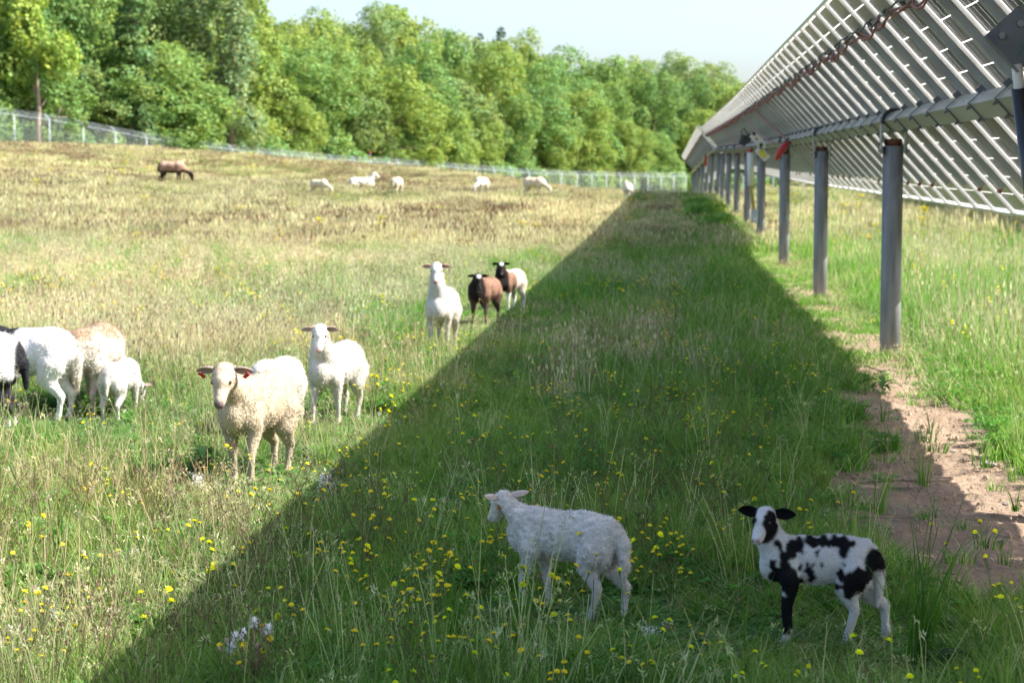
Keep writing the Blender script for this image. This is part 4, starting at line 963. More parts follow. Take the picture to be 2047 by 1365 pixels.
def p_clover(s):
    r_ = random.Random(s); m = MB()
    for _ in range(16):
        a = r_.uniform(0, 6.3); d = r_.uniform(.01, .09); z = r_.uniform(.02, .09); L = r_.uniform(.018, .035)
        for k in range(3):
            b = a + k * 2.1; leafq(m, (d * math.cos(a), d * math.sin(a), z), (math.cos(b) * L, math.sin(b) * L, L * .2), L * .75, jit((.10, .22, .05), r_, .3), r_)
    return m
def p_mid(s):
    r_ = random.Random(s); m = MB()
    for _ in range(16):
        a = r_.uniform(0, 6.3); d = r_.uniform(0, .05); h = r_.uniform(.10, .22); c = jit(r_.choice(GRN), r_, .25)
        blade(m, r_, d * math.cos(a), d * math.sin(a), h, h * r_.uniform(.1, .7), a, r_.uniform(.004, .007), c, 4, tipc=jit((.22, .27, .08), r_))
    return m
def p_straw(s):
    r_ = random.Random(s); m = MB()
    for _ in range(5):
        a = r_.uniform(0, 6.3); h = r_.uniform(.18, .36); l = h * r_.uniform(.05, .3); c = jit(r_.choice(STR), r_); x, y = r_.uniform(-.05, .05), r_.uniform(-.05, .05); dx, dy = math.cos(a), math.sin(a)
        pts = [(x + dx * l * t * t, y + dy * l * t * t, h * t) for t in (0, .35, .7, 1)]; stem(m, pts, .0024, c, r_); head_grass(m, r_, pts[-1], (dx * .5, dy * .5), r_.uniform(.05, .09), jit(r_.choice(STR + BRN[1:2]), r_), 10)
        blade(m, r_, x, y, h * .5, h * .25, a + 2, .004, c)
    return m
def p_weed(s):                             # dry branching stalks with dark buds
    r_ = random.Random(s); m = MB()
    for _ in range(2):
        a = r_.uniform(0, 6.3); h = r_.uniform(.20, .36); dx, dy = math.cos(a) * .1, math.sin(a) * .1; c = jit(r_.choice(BRN), r_)
        x, y = r_.uniform(-.04, .04), r_.uniform(-.04, .04); P = [Vector((x + dx * t * t, y + dy * t * t, h * t)) for t in (0, .4, .7, 1)]; stem(m, P, .0026, jit((.16, .17, .07), r_), r_)
        for j in range(8):
            q = P[1].lerp(P[3], r_.random()); b = r_.uniform(0, 6.3); e = q + Vector((math.cos(b) * .05, math.sin(b) * .05, r_.uniform(.03, .09))); stem(m, [q, e], .0016, c, r_)
            for k in range(2):
                e2 = e + Vector((r_.uniform(-.012, .012), r_.uniform(-.012, .012), r_.uniform(0, .015))); z = .0032
                m.add([e2 + Vector((z, 0, 0)), e2 + Vector((0, z, 0)), e2 - Vector((z, 0, 0)), e2 - Vector((0, z, 0)), e2 + Vector((0, 0, z * 1.5)), e2 - Vector((0, 0, z))], [(0, 1, 4), (1, 2, 4), (2, 3, 4), (3, 0, 4), (1, 0, 5), (2, 1, 5), (3, 2, 5), (0, 3, 5)], c)
    return m
YEL = (.84, .73, .05)
def flower_head(m, r_, p, n=(0, 0, 1), R_=.013, c0=YEL):
    n = Vector(n).normalized(); a = n.cross(Vector((.3, 1, .1))).normalized(); b = n.cross(a)
    for ring, (rr, z, k) in enumerate(((1.0, .0, 11), (.62, .004, 8))):
        for i in range(k):
            t = 6.283 * i / k + ring * .3; d = a * math.cos(t) + b * math.sin(t); s = n.cross(d) * R_ * .24
            m.add([Vector(p) + n * z * .5, Vector(p) + d * R_ * rr * .6 - s + n * (z + .002), Vector(p) + d * R_ * rr + n * (z + .001), Vector(p) + d * R_ * rr * .6 + s + n * (z + .002)], [(0, 1, 2, 3)], jit(c0, r_, .12))
    for i in range(5):
        t = 6.283 * i / 5; d = a * math.cos(t) + b * math.sin(t); d2 = a * math.cos(t + 1.25) + b * math.sin(t + 1.25); m.add([Vector(p) - n * .010, Vector(p) + d * R_ * .32, Vector(p) + d2 * R_ * .32], [(0, 1, 2)], (.10, .17, .05))
def p_yellow(s, nst=2, big=1.0):
    r_ = random.Random(s); m = MB()
    for _ in range(nst):
        h = r_.uniform(.14, .30); a = r_.uniform(0, 6.3); P = [Vector((math.cos(a) * .08 * t * t, math.sin(a) * .08 * t * t, h * t)) for t in (0, .5, .8, 1)]; stem(m, P, .0026, (.13, .18, .06), r_)
        for j in range(r_.choice((1, 2, 3))):
            q = P[3] if j == 0 else P[2] + Vector((r_.uniform(-.05, .05), r_.uniform(-.05, .05), r_.uniform(.02, .08)))
            if j: stem(m, [P[1].lerp(P[2], .5), q], .002, (.13, .18, .06), r_)
            flower_head(m, r_, q, (r_.uniform(-.5, .5), r_.uniform(-.7, .3), 1), .0105 * big)
    return m
def p_patch(s, n, rad, h0, h1, w, cols, seeds=None, lean=.5):
    r_ = random.Random(s); m = MB()
    for _ in range(n):
        a = r_.uniform(0, 6.3); d = rad * math.sqrt(r_.random()); h = r_.uniform(h0, h1); c = jit(r_.choice(cols), r_, .25)
        x, y = d * math.cos(a), d * math.sin(a); an = r_.uniform(0, 6.3)
        blade(m, r_, x, y, h, h * r_.uniform(.1, lean), an, w * r_.uniform(.7, 1.3), c, 2)
        if seeds and r_.random() < .5:
            l = h * .2; q = Vector((x + math.cos(an) * l, y + math.sin(an) * l, h * .97)); z = w * 1.3; cc = jit(r_.choice(seeds), r_)
            m.add([q - Vector((z, 0, 0)), q + Vector((0, z * .3, -z * 2)), q + Vector((z, 0, 0)), q + Vector((0, 0, z * 4))], [(0, 1, 2, 3)], cc)
    return m
PROTO = {}
def proto(key, builders):
    out = []
    for i, b in enumerate(builders):
        me = b.mesh('tuft', M['grass'], colors=True); out.append(bpy.data.objects.new('tuft', me))
    PROTO[key] = out
MIXG = GRN + STR[2:]
proto('near', [p_short(s) for s in (1, 2, 3, 4)] + [p_clover(5), p_clover(6)] + [p_mid(s) for s in (7, 8, 9)] + [p_straw(s) for s in (10, 11, 12)] + [p_weed(s) for s in (13, 14, 15)] + [p_yellow(s) for s in (16, 17, 18)])
#   index:        0-3 short          4-5 clover            6-8 mid                    9-11 straw                 12-14 weed                  15-17 yellow
proto('mid', [p_patch(s, 60, .20, .05, .14, .006, GRN) for s in (21, 22)] + [p_patch(s, 40, .24, .12, .29, .0042, STR, STR + BRN[1:2]) for s in (23, 24)] + [p_patch(s, 34, .24, .14, .30, .0042, BRN + STR[2:3], BRN) for s in (25, 26)]
      + [p_patch(s, 44, .22, .10, .24, .0055, GRN + STR[:1], None, .8) for s in (27, 28)] + [p_yellow(29, 4, 1.25)])
#   0-1 green, 2-3 straw, 4-5 brown, 6-7 tall green, 8 yellow
proto('far', [p_patch(s, 80, .55, .05, .13, .015, GRN + STR[3:]) for s in (31, 32)] + [p_patch(s, 95, .6, .08, .19, .010, STR, STR) for s in (33, 34)] + [p_patch(s, 85, .65, .09, .19, .010, BRN + STR, BRN) for s in (35, 36)]
      + [p_patch(s, 80, .55, .07, .17, .012, GRN + STR[:2], None, .8) for s in (37, 38)] + [p_yellow(39, 10, 2.2)])
def scatter(name, key, P, idx, rot, sc, tint, label):
    n = len(P); me = bpy.data.meshes.new(name); me.vertices.add(n); me.vertices.foreach_set('co', np.asarray(P, float).ravel())
    def at(nm, ty, v, f): a = me.attributes.new(nm, ty, 'POINT'); a.data.foreach_set(f, np.ascontiguousarray(v).ravel())
    at('idx', 'INT', idx.astype(np.int32), 'value'); at('rotv', 'FLOAT_VECTOR', rot, 'vector'); at('sclv', 'FLOAT_VECTOR', sc, 'vector')
    at('tintc', 'FLOAT_COLOR', np.concatenate([tint, np.ones((n, 1))], 1), 'color')
    o = link(bpy.data.objects.new(name, me)); me.materials.append(M['grass'])
    ng = bpy.data.node_groups.new(name, 'GeometryNodeTree'); ng.interface.new_socket('Geometry', in_out='INPUT', socket_type='NodeSocketGeometry'); ng.interface.new_socket('Geometry', in_out='OUTPUT', socket_type='NodeSocketGeometry')
    gi = ng.nodes.new('NodeGroupInput'); go = ng.nodes.new('NodeGroupOutput'); mp = ng.nodes.new('GeometryNodeMeshToPoints'); ng.links.new(gi.outputs[0], mp.inputs[0])
    j = ng.nodes.new('GeometryNodeJoinGeometry')
    for p in reversed(PROTO[key]):
        oi = ng.nodes.new('GeometryNodeObjectInfo'); oi.inputs['Object'].default_value = p; g = ng.nodes.new('GeometryNodeGeometryToInstance')
        ng.links.new(oi.outputs['Geometry'], g.inputs[0]); ng.links.new(g.outputs[0], j.inputs[0])
    ip = ng.nodes.new('GeometryNodeInstanceOnPoints'); ng.links.new(mp.outputs[0], ip.inputs['Points']); ng.links.new(j.outputs[0], ip.inputs['Instance']); ip.inputs['Pick Instance'].default_value = True
    def na(nm, ty):
        q = ng.nodes.new('GeometryNodeInputNamedAttribute'); q.data_type = ty; q.inputs['Name'].default_value = nm
        return [s for s in q.outputs if s.enabled and s.name == 'Attribute'][0]
    ng.links.new(na('idx', 'INT'), ip.inputs['Instance Index']); ng.links.new(na('rotv', 'FLOAT_VECTOR'), ip.inputs['Rotation']); ng.links.new(na('sclv', 'FLOAT_VECTOR'), ip.inputs['Scale'])
    ng.links.new(ip.outputs[0], go.inputs[0])
    md = o.modifiers.new('scatter', 'NODES'); md.node_group = ng
    tag(o, label=label, kind='stuff'); return o
# where the animals stand: keep tall stalks off the camera side of the lambs
KEEP = [(WL.x, WL.y), (BL.x, BL.y), (EW.x, EW.y), (E2.x, E2.y), (EL.x, EL.y)]
FARK = [(o.location.x, o.location.y) for o in col.objects if o.get('category') == 'sheep' and o.location.y > 16]
def frustum_pts(n, y0, y1, power, mpx=120):
    """points on the ground inside the view, thinning with distance"""
    u = rng.random(n); Y = (y0 ** (1 - power) + u * (y1 ** (1 - power) - y0 ** (1 - power))) ** (1 / (1 - power)) if power != 1 else y0 * (y1 / y0) ** u
    px = rng.uniform(-mpx, 2047 + mpx * 1.6, n); dx = (px - 1023.5) / FPX
    rx = cF.x + cR.x * dx; ry = cF.y + cR.y * dx; return Y * rx / ry, Y
def shade_u(x): return smooth(-1.75, -1.55, x) * (1 - smooth(1.3, 1.6, x))
def pick(probs):
    c = np.cumsum(probs, axis=1); c /= c[:, -1:]; return (rng.random((len(c), 1)) > c).sum(1)
def make_stuff(name, key, X, Y, probs, base_scale, svar, keep, sink, label, tintf, hmul=None):
    so = soil(X, Y); k = rng.random(len(X)) < keep * (1 - so * .985)
    X, Y, probs = X[k], Y[k], probs[k]; Z = terrain(X, Y) - sink; idx = pick(probs); n = len(X)
    rot = np.stack([rng.normal(0, .08, n), rng.normal(0, .08, n), rng.uniform(0, 6.283, n)], 1)
    s = base_scale * rng.uniform(1 - svar, 1 + svar, n); sz = s * rng.uniform(.8, 1.2, n)
    if hmul is not None: sz = sz * hmul(X, Y, idx)
    return scatter(name, key, np.stack([X, Y, Z], 1), idx, rot, np.stack([s, s, sz], 1), tintf(X, Y, idx), label)
def tint_near(X, Y, idx):
    n = len(X); v = rng.uniform(.8, 1.2, (n, 1)); a = fbm(X * .8 + 9, Y * .8, 3)[:, None]
    t = np.tile(np.array((1.0, 1.0, 1.0)), (n, 1)) * v; t *= 1 + (a - .5) * np.array((.6, .2, .3)); t *= 1 + smooth(-1.8, -1.0, X)[:, None] * np.array((-.08, .10, -.12)); return np.clip(t, .3, 1.8)  # look of the panels' shade put into the grass colour as a greener tint
def near_probs(X, Y):
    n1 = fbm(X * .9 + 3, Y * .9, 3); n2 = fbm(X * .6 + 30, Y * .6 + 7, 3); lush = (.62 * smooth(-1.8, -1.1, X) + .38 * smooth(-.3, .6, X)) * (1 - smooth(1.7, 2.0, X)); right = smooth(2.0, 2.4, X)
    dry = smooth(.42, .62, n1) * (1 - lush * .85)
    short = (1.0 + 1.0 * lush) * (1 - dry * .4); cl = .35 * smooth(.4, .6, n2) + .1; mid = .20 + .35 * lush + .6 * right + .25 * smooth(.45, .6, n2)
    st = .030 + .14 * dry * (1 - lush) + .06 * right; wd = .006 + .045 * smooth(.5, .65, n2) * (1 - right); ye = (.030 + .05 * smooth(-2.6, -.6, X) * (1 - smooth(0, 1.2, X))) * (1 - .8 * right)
    K = {'s': short, 'c': cl, 'm': mid, 't': st, 'w': wd, 'y': ye * .17}
    return np.stack([K['s'] / 4] * 4 + [K['c'] / 2] * 2 + [K['m'] / 3] * 3 + [K['t'] / 3] * 3 + [K['w'] / 3] * 3 + [K['y'] / 3] * 3, 1)
X, Y = frustum_pts(34000, 5.0, 17.0, .9)
pr = near_probs(X, Y)
for kx, ky in KEEP:                                        # only short grass right in front of the lambs
    f_ = (np.abs(X - kx * (Y / ky)) < .42) & (Y < ky + .25) & (Y > ky - 1.1); pr[f_, 6:12] *= .35; pr[f_, 12:] *= .6; 
    g_ = f_ & (Y > ky - .45); pr[g_, 9:15] *= .4
def hm_near(X, Y, i):
    f = .55 + .9 * fbm(X * 1.3 + 60, Y * 1.3, 3) * (.7 + .6 * fbm(X * 5, Y * 5 + 30, 2))
    for kx, ky in KEEP: f *= 1 - .6 * smooth(.62, .35, np.abs(X - kx * (Y / ky))) * smooth(ky + .5, ky + .2, Y) * smooth(ky - .9, ky - .5, Y)
    return f
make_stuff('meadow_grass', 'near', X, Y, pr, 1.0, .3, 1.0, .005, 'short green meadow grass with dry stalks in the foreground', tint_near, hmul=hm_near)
def mid_probs(X, Y):
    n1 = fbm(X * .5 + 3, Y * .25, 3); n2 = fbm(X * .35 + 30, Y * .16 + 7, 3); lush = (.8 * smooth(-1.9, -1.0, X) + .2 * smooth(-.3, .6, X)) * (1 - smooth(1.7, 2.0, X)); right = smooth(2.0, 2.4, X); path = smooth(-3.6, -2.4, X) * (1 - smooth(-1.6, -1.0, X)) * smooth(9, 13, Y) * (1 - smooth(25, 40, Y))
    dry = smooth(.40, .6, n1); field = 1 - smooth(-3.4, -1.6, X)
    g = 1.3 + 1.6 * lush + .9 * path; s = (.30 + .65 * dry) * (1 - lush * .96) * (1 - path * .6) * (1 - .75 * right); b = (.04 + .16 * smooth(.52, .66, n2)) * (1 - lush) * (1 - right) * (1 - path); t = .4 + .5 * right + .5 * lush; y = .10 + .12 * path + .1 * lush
    return np.stack([g / 2] * 2 + [s / 2] * 2 + [b / 2] * 2 + [t / 2] * 2 + [y * .22], 1)
X, Y = frustum_pts(30000, 13.0, 44.0, .9)
def graze(X, Y, wd, dp):                     # grass nibbled short round the animals
    f = np.ones(len(X))
    for kx, ky in FARK: f *= 1 - .62 * smooth(wd * 1.5, wd, np.abs(X - kx * Y / ky)) * smooth(ky + 1, ky + .3, Y) * smooth(ky - dp, ky - dp * .7, Y)
    return f
def tint_mid(X, Y, idx):
    n = len(X); a = fbm(X * .3 + 9, Y * .15, 3)[:, None]; t = np.ones((n, 3)) * rng.uniform(.8, 1.2, (n, 1)); return np.clip(t * (1 + (a - .5) * np.array((.6, .3, .4))), .3, 1.8)
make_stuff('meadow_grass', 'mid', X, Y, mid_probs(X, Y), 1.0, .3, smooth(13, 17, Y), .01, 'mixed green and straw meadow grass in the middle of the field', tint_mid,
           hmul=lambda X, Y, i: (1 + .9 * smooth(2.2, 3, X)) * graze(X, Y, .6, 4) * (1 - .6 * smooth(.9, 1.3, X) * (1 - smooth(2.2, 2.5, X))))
def far_probs(X, Y):
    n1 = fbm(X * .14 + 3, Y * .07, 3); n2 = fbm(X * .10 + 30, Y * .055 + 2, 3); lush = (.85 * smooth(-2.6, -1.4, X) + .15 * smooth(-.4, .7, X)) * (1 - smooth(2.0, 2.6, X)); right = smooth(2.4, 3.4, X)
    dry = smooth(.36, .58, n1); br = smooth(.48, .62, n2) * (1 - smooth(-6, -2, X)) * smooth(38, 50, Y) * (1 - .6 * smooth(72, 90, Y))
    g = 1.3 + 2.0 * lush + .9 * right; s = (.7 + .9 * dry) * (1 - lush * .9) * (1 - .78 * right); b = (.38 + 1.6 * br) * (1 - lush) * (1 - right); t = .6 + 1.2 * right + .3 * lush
    return np.stack([g / 2] * 2 + [s / 2] * 2 + [b / 2] * 2 + [t / 2] * 2 + [.012 * np.ones_like(g)], 1)
X, Y = frustum_pts(42000, 36.0, 128.0, .55, 60)
def tint_far(X, Y, idx):
    n = len(X); a = fbm(X * .08 + 9, Y * .05, 3)[:, None]; t = np.array((.86, .88, .78)) * rng.uniform(.88, 1.12, (n, 1)); return np.clip(t * (1 + (a - .5) * np.array((.5, .4, .4))), .3, 1.8)
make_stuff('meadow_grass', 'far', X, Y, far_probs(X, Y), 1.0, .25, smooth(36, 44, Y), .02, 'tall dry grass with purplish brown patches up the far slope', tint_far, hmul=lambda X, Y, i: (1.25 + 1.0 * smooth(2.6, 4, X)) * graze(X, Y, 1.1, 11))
X, Y = frustum_pts(9000, 100.0, 210.0, .4, 60)
make_stuff('rough_grass', 'far', X, Y, far_probs(X, Y) * np.array([1, 1, .5, .5, .1, .1, 2, 2, .3]), 1.1, .3, 1.0, .02, 'rough green grass along the fence line at the far side', tint_far)

# yellow wildflowers: the nearest ones are things of their own
def flower_proto(s):
    r_ = random.Random(s); m = MB(); heads = []; h = r_.uniform(.26, .44); a = r_.uniform(0, 6.3)
    P = [Vector((math.cos(a) * .07 * t * t, math.sin(a) * .07 * t * t, h * t)) for t in (0, .3, .6, .85, 1)]; stem(m, P, .0032, (.12, .18, .06), r_); heads.append((P[-1], (r_.uniform(-.4, .4), r_.uniform(-.8, 0), 1)))
    for j in range(r_.choice((1, 2, 3))):
        b = r_.uniform(0, 6.3); s0 = P[2].lerp(P[3], r_.random()); e = s0 + Vector((math.cos(b) * .06, math.sin(b) * .06, r_.uniform(.06, .13))); stem(m, [s0, (s0 + e) / 2 + Vector((0, 0, -.01)), e], .0024, (.12, .18, .06), r_); heads.append((e, (r_.uniform(-.5, .5), r_.uniform(-.8, .1), 1)))
    for j in range(4):
        b = r_.uniform(0, 6.3); leafq(m, (0, 0, .005), (math.cos(b) * .07, math.sin(b) * .07, .02), .018, jit(GRN[2], r_), r_)
    hm = []
    for q, n in heads:
        k = MB(); flower_head(k, r_, (0, 0, 0), n, r_.uniform(.0105, .0135)); hm.append((q, k.mesh('flower_head', M['plant'], colors=True)))
    return m.mesh('yellow_wildflower', M['plant'], colors=True), hm
FP = [flower_proto(400 + i) for i in range(8)]
fl_n = 0
def flower_place(x, y):
    if x > BL.x + .28: return 'right of the spotted lamb'
    if abs(x - BL.x * y / BL.y) < .42: return 'in front of the spotted lamb' if y < BL.y else 'behind the spotted lamb'
    if x < -1.75: return 'in the sun nearest the camera' if y < 8 else ('in the sun before the tagged ewe' if y < 11 else 'in the sun far up the left side')
    if x < -1.35: return 'along the edge of the shadow'
    if abs(x - WL.x * y / WL.y) < .38: return 'in front of the white lamb' if y < WL.y else 'behind the white lamb'
    if x < WL.x * y / WL.y: return 'in the shade left of the white lamb' if y < 8.5 else 'in the shade further up on the left'
    return 'between the two lambs' if y < 8.5 else 'in the shade beyond both lambs'
def wildflower(x, y, s=1.0, which=None, label=None, group='yellow wildflowers scattered through the grass'):
    which = random.randrange(8) if which is None else which
    label = label or f"{'tall' if s > .9 else ('middling' if s > .78 else 'short')} yellow wildflower with {['one', 'two', 'three', 'four'][len(FP[which][1]) - 1]} heads {flower_place(x, y)}"
    me, hs = FP[random.randrange(8) if which is None else which]
    o = inst('yellow_wildflower', me, None, (x, y, tz(x, y)), (0, 0, random.uniform(0, 6.28)), s); tag(o, label, 'wildflower', group)
    for q, hm in hs: inst('flower_head', hm, o, q)
def flower_at(px, py, hh=.33):
    """stand a flower so that its top shows at this pixel"""
    d = ray(px, py); best = None
    for Y in np.arange(5.2, 18, .05):
        p = Vector((0, 0, CAMZ)) + d * (Y / d.y)
        if p.z < tz(p.x, p.y) + hh: return p
    return p
for px, py in ((847, 1165), (858, 1150), (838, 1180), (820, 1190), (855, 1185), (828, 1178), (720, 1073), (660, 1120), (735, 1028), (750, 990), (765, 1107), (850, 1132), (868, 1128), (912, 1247), (855, 1275), (783, 1255), (800, 1225), (680, 1200), (865, 1268),
               (828, 1230), (1062, 1135), (1150, 1165), (1105, 1192), (1210, 1078), (1235, 1055), (1250, 1100), (1155, 1100), (1118, 1212), (1205, 1275), (1175, 1165), (1295, 1055), (1370, 1065), (1385, 1053), (1395, 1060), (1280, 1125), (1300, 1135), (1345, 1095), (1030, 1305),
               (1080, 1350), (1272, 1262), (1372, 1252), (1315, 1050), (1000, 1070), (958, 1050), (940, 1015), (975, 1030), (1012, 1148), (1040, 1200), (700, 1165), (615, 1090), (20, 1240), (100, 1265), (82, 1243), (160, 1105), (130, 1115), (205, 1195), (118, 1235), (68, 1320),
               (185, 1075), (300, 1090), (415, 1065), (370, 1030), (1185, 1090), (905, 1115), (980, 1125), (895, 1085), (1075, 1305), (620, 1210), (740, 1290), (470, 1290)):
    p = flower_at(px, py, .30); wildflower(p.x, p.y, .3 / .33 * random.uniform(.85, 1.05)); fl_n += 1
for _ in range(125):
    while True:
        Y = random.uniform(6.2, 15); px = random.uniform(0, 1750); d = ray(px, 600); x = d.x / d.y * Y
        wt = .08 if x < -1.7 else (.9 if x < .4 else .55)
        if abs(x - WL.x * Y / WL.y) < .4 and WL.y - .5 < Y < WL.y + .2: continue
        if abs(x - BL.x * Y / BL.y) < .45 and BL.y - 1 < Y < BL.y + .2: continue
        if soil(np.array([x]), np.array([Y]))[0] < .3 and random.random() < wt: break
    wildflower(x, Y, random.uniform(.65, 1.0))

# white fluffy seed plant at the bottom left
def seed_plant(px, py, Y):
    top = at_y(px, py, Y); g = tz(top.x, Y); h = top.z - g; t = tag(empty('seedhead_plant', (top.x, Y, g)), 'branching plant with white fluffy seed heads at the bottom edge', 'wild plant')
    r_ = random.Random(3); m = MB(); hub = Vector((.02, 0, h * .45)); m.tube([(0, 0, 0), hub * .5, hub], [.006, .005, .004], 6, (.42, .40, .2))
    ends = []
    for qx, qz in ((-.055, .82), (-.075, .90), (-.04, .95), (-.02, .97), (.0, 1.03), (.035, 1.10), (.05, .93), (-.085, .86), (.02, .88), (.045, 1.0), (-.03, .84)):
        e = Vector((qx + .02, r_.uniform(-.05, .05), h * qz)); s = hub + Vector((0, 0, r_.uniform(-.02, .06))); m.tube([s, s.lerp(e, .5) + Vector((qx * .2, 0, -.01)), e], [.0032, .0026, .002], 5, (.45, .42, .20) if r_.random() < .6 else (.40, .28, .20)); ends.append(e)
    m.obj('stalk', M['plant'], t, smooth=True, colors=True)
    for i, e in enumerate(ends):
        if i in (5,):
            k = MB(); flower_head(k, r_, (0, 0, 0), (0, 0, 1), .008, (.8, .5, .03)); k.obj('flower_head', M['plant'], t, colors=True, loc=e)
        elif i in (6, 10):
            k = MB(); flower_head(k, r_, (0, 0, 0), (0, -.8, .6), .013); k.obj('flower_head', M['plant'], t, colors=True, loc=e)
        else:
            k = MB(); k.tube([(0, 0, -.012), (0, 0, -.004), (0, 0, .006)], [.003, .0065, .005], 7, (.48, .38, .27)); k.obj('bud', M['plant'], t, smooth=True, colors=True, loc=e)
            if i in (0, 3, 4, 9, 2):
                k = MB()
                for _ in range(150):
                    d = Vector((r_.gauss(0, 1), r_.gauss(0, 1), r_.gauss(.3, 1))).normalized(); L = r_.uniform(.012, .023); s = d.cross(Vector((.3, .2, 1))).normalized() * .0006
                    k.add([-s, s, d * L + s * 1.6, d * L - s * 1.6], [(0, 1, 2, 3)], (.85, .85, .85))
                k.obj('seed_fluff', M['plant'], t, colors=True, loc=e + Vector((0, 0, .008)))
seed_plant(490, 1262, 5.55)
# tall seeding grass clump right of the spotted lamb
def tall_grass(px, py, h, seed, label, n=34, heads=5, lean=.18):
    p = ground_at(px, py) if py < 1364 else Vector((at_y(px, 1300, 6.35).x, 6.35, 0)); r_ = random.Random(seed)
    t = tag(empty('tall_grass_clump', (p.x, p.y, tz(p.x, p.y))), label, 'grass clump'); m = MB()
    for _ in range(n):
        a = r_.uniform(0, 6.3); d = r_.uniform(0, .07); hh = h * r_.uniform(.35, .95); blade(m, r_, d * math.cos(a), d * math.sin(a), hh, hh * r_.uniform(.05, .4), r_.uniform(0, 6.3), r_.uniform(.005, .009), jit(r_.choice(GRN[:3]), r_), 6)
    m.obj('blades', M['plant'], t, colors=True)
    for i in range(heads):
        a = r_.uniform(-.6, 3.7); l = h * lean * r_.uniform(.3, 1.2); hh = h * r_.uniform(.8, 1.02); dx, dy = math.cos(a), math.sin(a) * .5; sx = r_.uniform(-.03, .03)
        P = [Vector((sx + dx * l * q * q, dy * l * q * q, hh * q)) for q in (0, .3, .6, .85, 1)]; m = MB(); stem(m, P, .0028, (.13, .19, .06), r_)
        s_ = m.obj('stem', M['plant'], t, colors=True); m = MB(); L = r_.uniform(.09, .14)
        for j in range(70):
            q = j / 70; c = P[-1] + Vector((dx * L * q * .75, dy * L * q, L * (.35 * q - 1.15 * q * q))); v = Vector((r_.uniform(-1, 1), r_.uniform(-1, 1), r_.uniform(-.9, .5))) * .018; s2 = v.cross(Vector((.2, .3, 1))).normalized() * .0011
            m.add([c - s2, c + s2, c + v + s2 * .3, c + v - s2 * .3], [(0, 1, 2, 3)], jit((.34, .42, .20), r_))
        m.obj('seed_head', M['plant'], s_, colors=True)
tall_grass(1845, 1335, .56, 11, 'tall clump of nodding seed grass right of the spotted lamb', 40, 6)
tall_grass(1515, 1300, .30, 12, 'thin grass stalks just in front of the spotted lamb', 5, 1)
tall_grass(1030, 1364, .44, 13, 'upright bright green grass clump below the white lamb', 38, 0)
tall_grass(905, 1364, .40, 14, 'broad green grass clump left of the white lamb', 26, 1)
tall_grass(240, 1300, .36, 15, 'pale green arching seed grass on the sunlit bottom left', 16, 5)
tall_grass(120, 1150, .34, 16, 'sunlit seed grass further left with drooping heads', 10, 4)
tall_grass(1935, 560, .55, 17, 'dark nodding seed grass beyond the nearest post', 16, 6, .3)
tall_grass(1990, 640, .5, 18, 'dark seed grass near the right edge beyond the posts', 12, 5, .3)
# broad leaved plants
def leafy(px, py, n, L, label, colr=(.12, .24, .06), seed=1, hgt=.1, cat='leafy weed', part='leaf'):
    p = ground_at(px, py); r_ = random.Random(seed); t = tag(empty('leafy_weed', p), label, cat)
    st = MB(); st.tube([(0, 0, -.02), (0, 0, hgt * .7)], [.005, .003], 5, (.12, .18, .06)); st.obj('stem', M['plant'], t, colors=True)
    for i in range(n):
        a = i * 2.4 + r_.uniform(-.3, .3); el = r_.uniform(.1, 1.0); l = L * r_.uniform(.6, 1.15); m = MB(); z0 = hgt * r_.uniform(.1, .9); rows = 5; d = Vector((math.cos(a), math.sin(a), 0)); s = Vector((-d.y, d.x, 0)); vs = []
        for k in range(rows + 1):
            q = k / rows; c = d * (l * q) + Vector((0, 0, z0 + l * (el * q - .75 * q * q * (1 if el < .6 else .7)))); w_ = l * .42 * math.sin(math.pi * min(1, .08 + q * .9)) ** .8 * .5
            vs += [c - s * w_ + Vector((0, 0, w_ * .35)), c, c + s * w_ + Vector((0, 0, w_ * .35))]
        m.add(vs, [(3 * k + e, 3 * k + e + 1, 3 * k + e + 4, 3 * k + e + 3) for k in range(rows) for e in (0, 1)], jit(colr, r_, .25)); m.obj(part, M['plant'], t, smooth=True, colors=True)
leafy(405, 950, 44, .095, 'dense clump of broad green leaves at the tagged ewe\'s feet', (.15, .32, .07), 1, .16)
leafy(345, 957, 26, .08, 'low broad leaves left of the ewe\'s leaf clump', (.15, .32, .07), 2, .11)
leafy(450, 952, 24, .08, 'broad green leaves between the ewe\'s front legs', (.15, .31, .07), 7, .10)
leafy(75, 1110, 14, .11, 'pale green pointed leaf plant on the sunlit left', (.17, .30, .10), 3, .12)
leafy(1695, 1165, 9, .08, 'small leafy weed beside the spotted lamb tail', (.10, .22, .05), 4, .06)
leafy(1400, 1310, 14, .06, 'broad leaved weed at the bottom centre right', (.07, .16, .05), 5, .05)
leafy(1870, 1345, 10, .10, 'dark broad leaves at the foot of the seed grass', (.06, .14, .04), 6, .05)
leafy(1765, 780, 12, .12, 'weed sprawling over the edge of the bare soil', (.09, .19, .05), 8, .06)
leafy(1990, 1190, 9, .06, 'seedling leaves in a sun fleck on the earth at right', (.14, .26, .06), 9, .05)
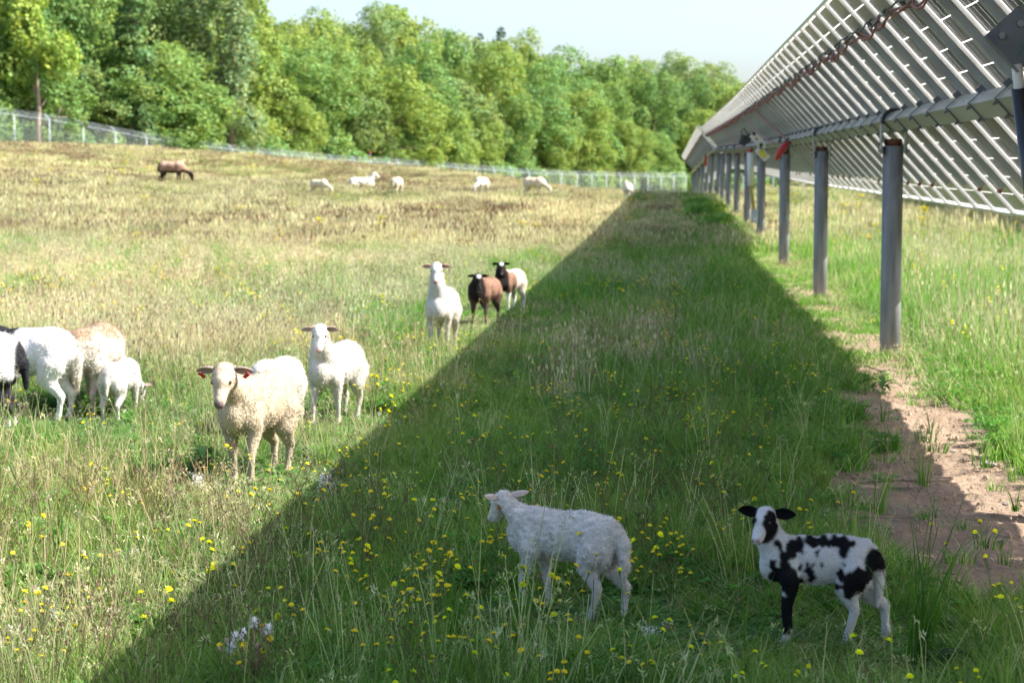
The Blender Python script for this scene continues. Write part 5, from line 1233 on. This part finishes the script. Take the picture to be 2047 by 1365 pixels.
# scraps of wool caught on stalks, stones and sticks
def wool_scrap(px, py, s, label, z=.12):
    p = ground_at(px, py); r_ = random.Random(px); m = MB()
    for _ in range(125):
        c = Vector((r_.gauss(0, s * .5), r_.gauss(0, s * .3), r_.gauss(z, s * .5))); d = Vector((r_.gauss(0, 1), r_.gauss(0, 1), r_.gauss(0, 1))).normalized() * s * .35; q = d.cross(Vector((0, 0, 1))).normalized() * .0025
        m.add([c - q, c + q, c + d + q, c + d - q], [(0, 1, 2, 3)], (.78, .77, .74))
    m.add([(0, 0, -.01), (.002, 0, -.01), (.002, 0, z), (0, 0, z)], [(0, 1, 2, 3)], (.3, .25, .15))
    tag(m.obj('wool_scrap', M['plant'], colors=True, loc=p), label, 'wool scrap')
wool_scrap(397, 1010, .035, 'white wool scrap on a stalk left of the shadow edge'); wool_scrap(650, 1050, .045, 'wool scrap caught on dry stalks at the shadow edge', .2)
wool_scrap(1300, 1285, .035, 'wool scrap on the grass behind the white lamb', .03); wool_scrap(1645, 1040, .03, 'small wool scrap in the shade above the spotted lamb', .02)
wool_scrap(1985, 745, .05, 'pale scrap lying on the sunlit grass at right', .02)
r_ = random.Random(9)
def stone(px, py, s, label):
    p = ground_at(px, py); m = MB(); v = SPV[:] * np.array((s, s * .7, s * .45)) + 0; v = v * (1 + (vnoise3(SPV * 2.3 + px) - .5) * .6)[:, None]; m.add([tuple(q) for q in v], SPF)
    tag(m.obj('stone', M['stone'], smooth=False, loc=p + Vector((0, 0, s * .1))), label, 'stone')
for px, py, s, lb in ((1975, 930, .045, 'largest reddish stone on the bare earth near the right edge'), (1905, 905, .016, 'small stone left of the largest one'), (1830, 872, .014, 'small stone in the middle of the bare earth'), (2010, 1010, .018, 'stone beside the post shadow'),
                      (1870, 1000, .012, 'pale pebble in the shade left of the post shadow'), (1960, 850, .018, 'stone above the largest reddish one'), (1890, 812, .013, 'pebble on the sunlit upper earth'), (2000, 1085, .015, 'stone below the post shadow')):
    stone(px, py, s, lb)
def twig(pxs, rad, label):
    pts = [ground_at(a, b) + Vector((0, 0, .012)) for a, b in pxs]; m = MB(); o = pts[0]; m.tube([q - o for q in pts], rad, 5); tag(m.obj('twig', M['twig'], smooth=True, loc=o), label, 'twig')
twig([(1722, 972), (1790, 966), (1850, 968), (1905, 962)], .005, 'long dry stick crossing the shaded earth'); twig([(1640, 1062), (1720, 1040), (1810, 1040), (1850, 1030)], .005, 'thin twig behind the spotted lamb back')
twig([(1885, 1222), (1950, 1215), (2010, 1222)], .007, 'short thick stick on the ground at lower right'); twig([(1840, 1235), (1900, 1245), (1960, 1240)], .005, 'thin stick lying below the thick one')
twig([(1730, 735), (1760, 745), (1790, 742)], .006, 'stick on the earth near the nearest post')
lm = MB(); r_ = random.Random(77)
for _ in range(900):
    y = r_.uniform(6.3, 20); x = r_.uniform(.8, 2.5)
    z = tz(x, y) + .004; a = r_.uniform(0, 6.3); L = r_.uniform(.02, .09); d = Vector((math.cos(a) * L, math.sin(a) * L, r_.uniform(0, .02))); q = Vector((-math.sin(a), math.cos(a), 0)) * .0016
    p = Vector((x, y, z)); lm.add([p - q, p + q, p + d + q, p + d - q], [(0, 1, 2, 3)], jit(r_.choice(STR + BRN), r_))
tag(lm.obj('dead_grass_litter', M['plant'], colors=True), 'dead straw lying on the bare earth under the panels', kind='stuff')
# crumbs of earth, real little lumps
cl = MB(); v0, f0 = _unit_sphere(1)
PROTO['clod'] = []
for i in range(3):
    c_ = MB(); vv = v0 * (1 + (vnoise3(v0 * 2 + i * 7) - .5) * .7)[:, None] * np.array((1, .8, .6)); c_.add([tuple(q) for q in vv], f0); PROTO['clod'].append(bpy.data.objects.new('clod', c_.mesh('clod', simple('earth_clod', (.40, .29, .20), (.32, .22, .15), 4, .95))))
n = 6500; X = rng.uniform(.8, 2.6, n); Y = rng.uniform(7, 24, n); k = rng.random(n) < soil(X, Y); X, Y = X[k], Y[k]; n = len(X); s = .003 + rng.exponential(.0028, n)
scatter('soil_clods', 'clod', np.stack([X, Y, terrain(X, Y) + (-.012)], 1), rng.integers(0, 3, n), rng.uniform(0, 6, (n, 3)), np.stack([s, s, s], 1), np.ones((n, 3)), 'crumbs and small clods of dry brown earth')
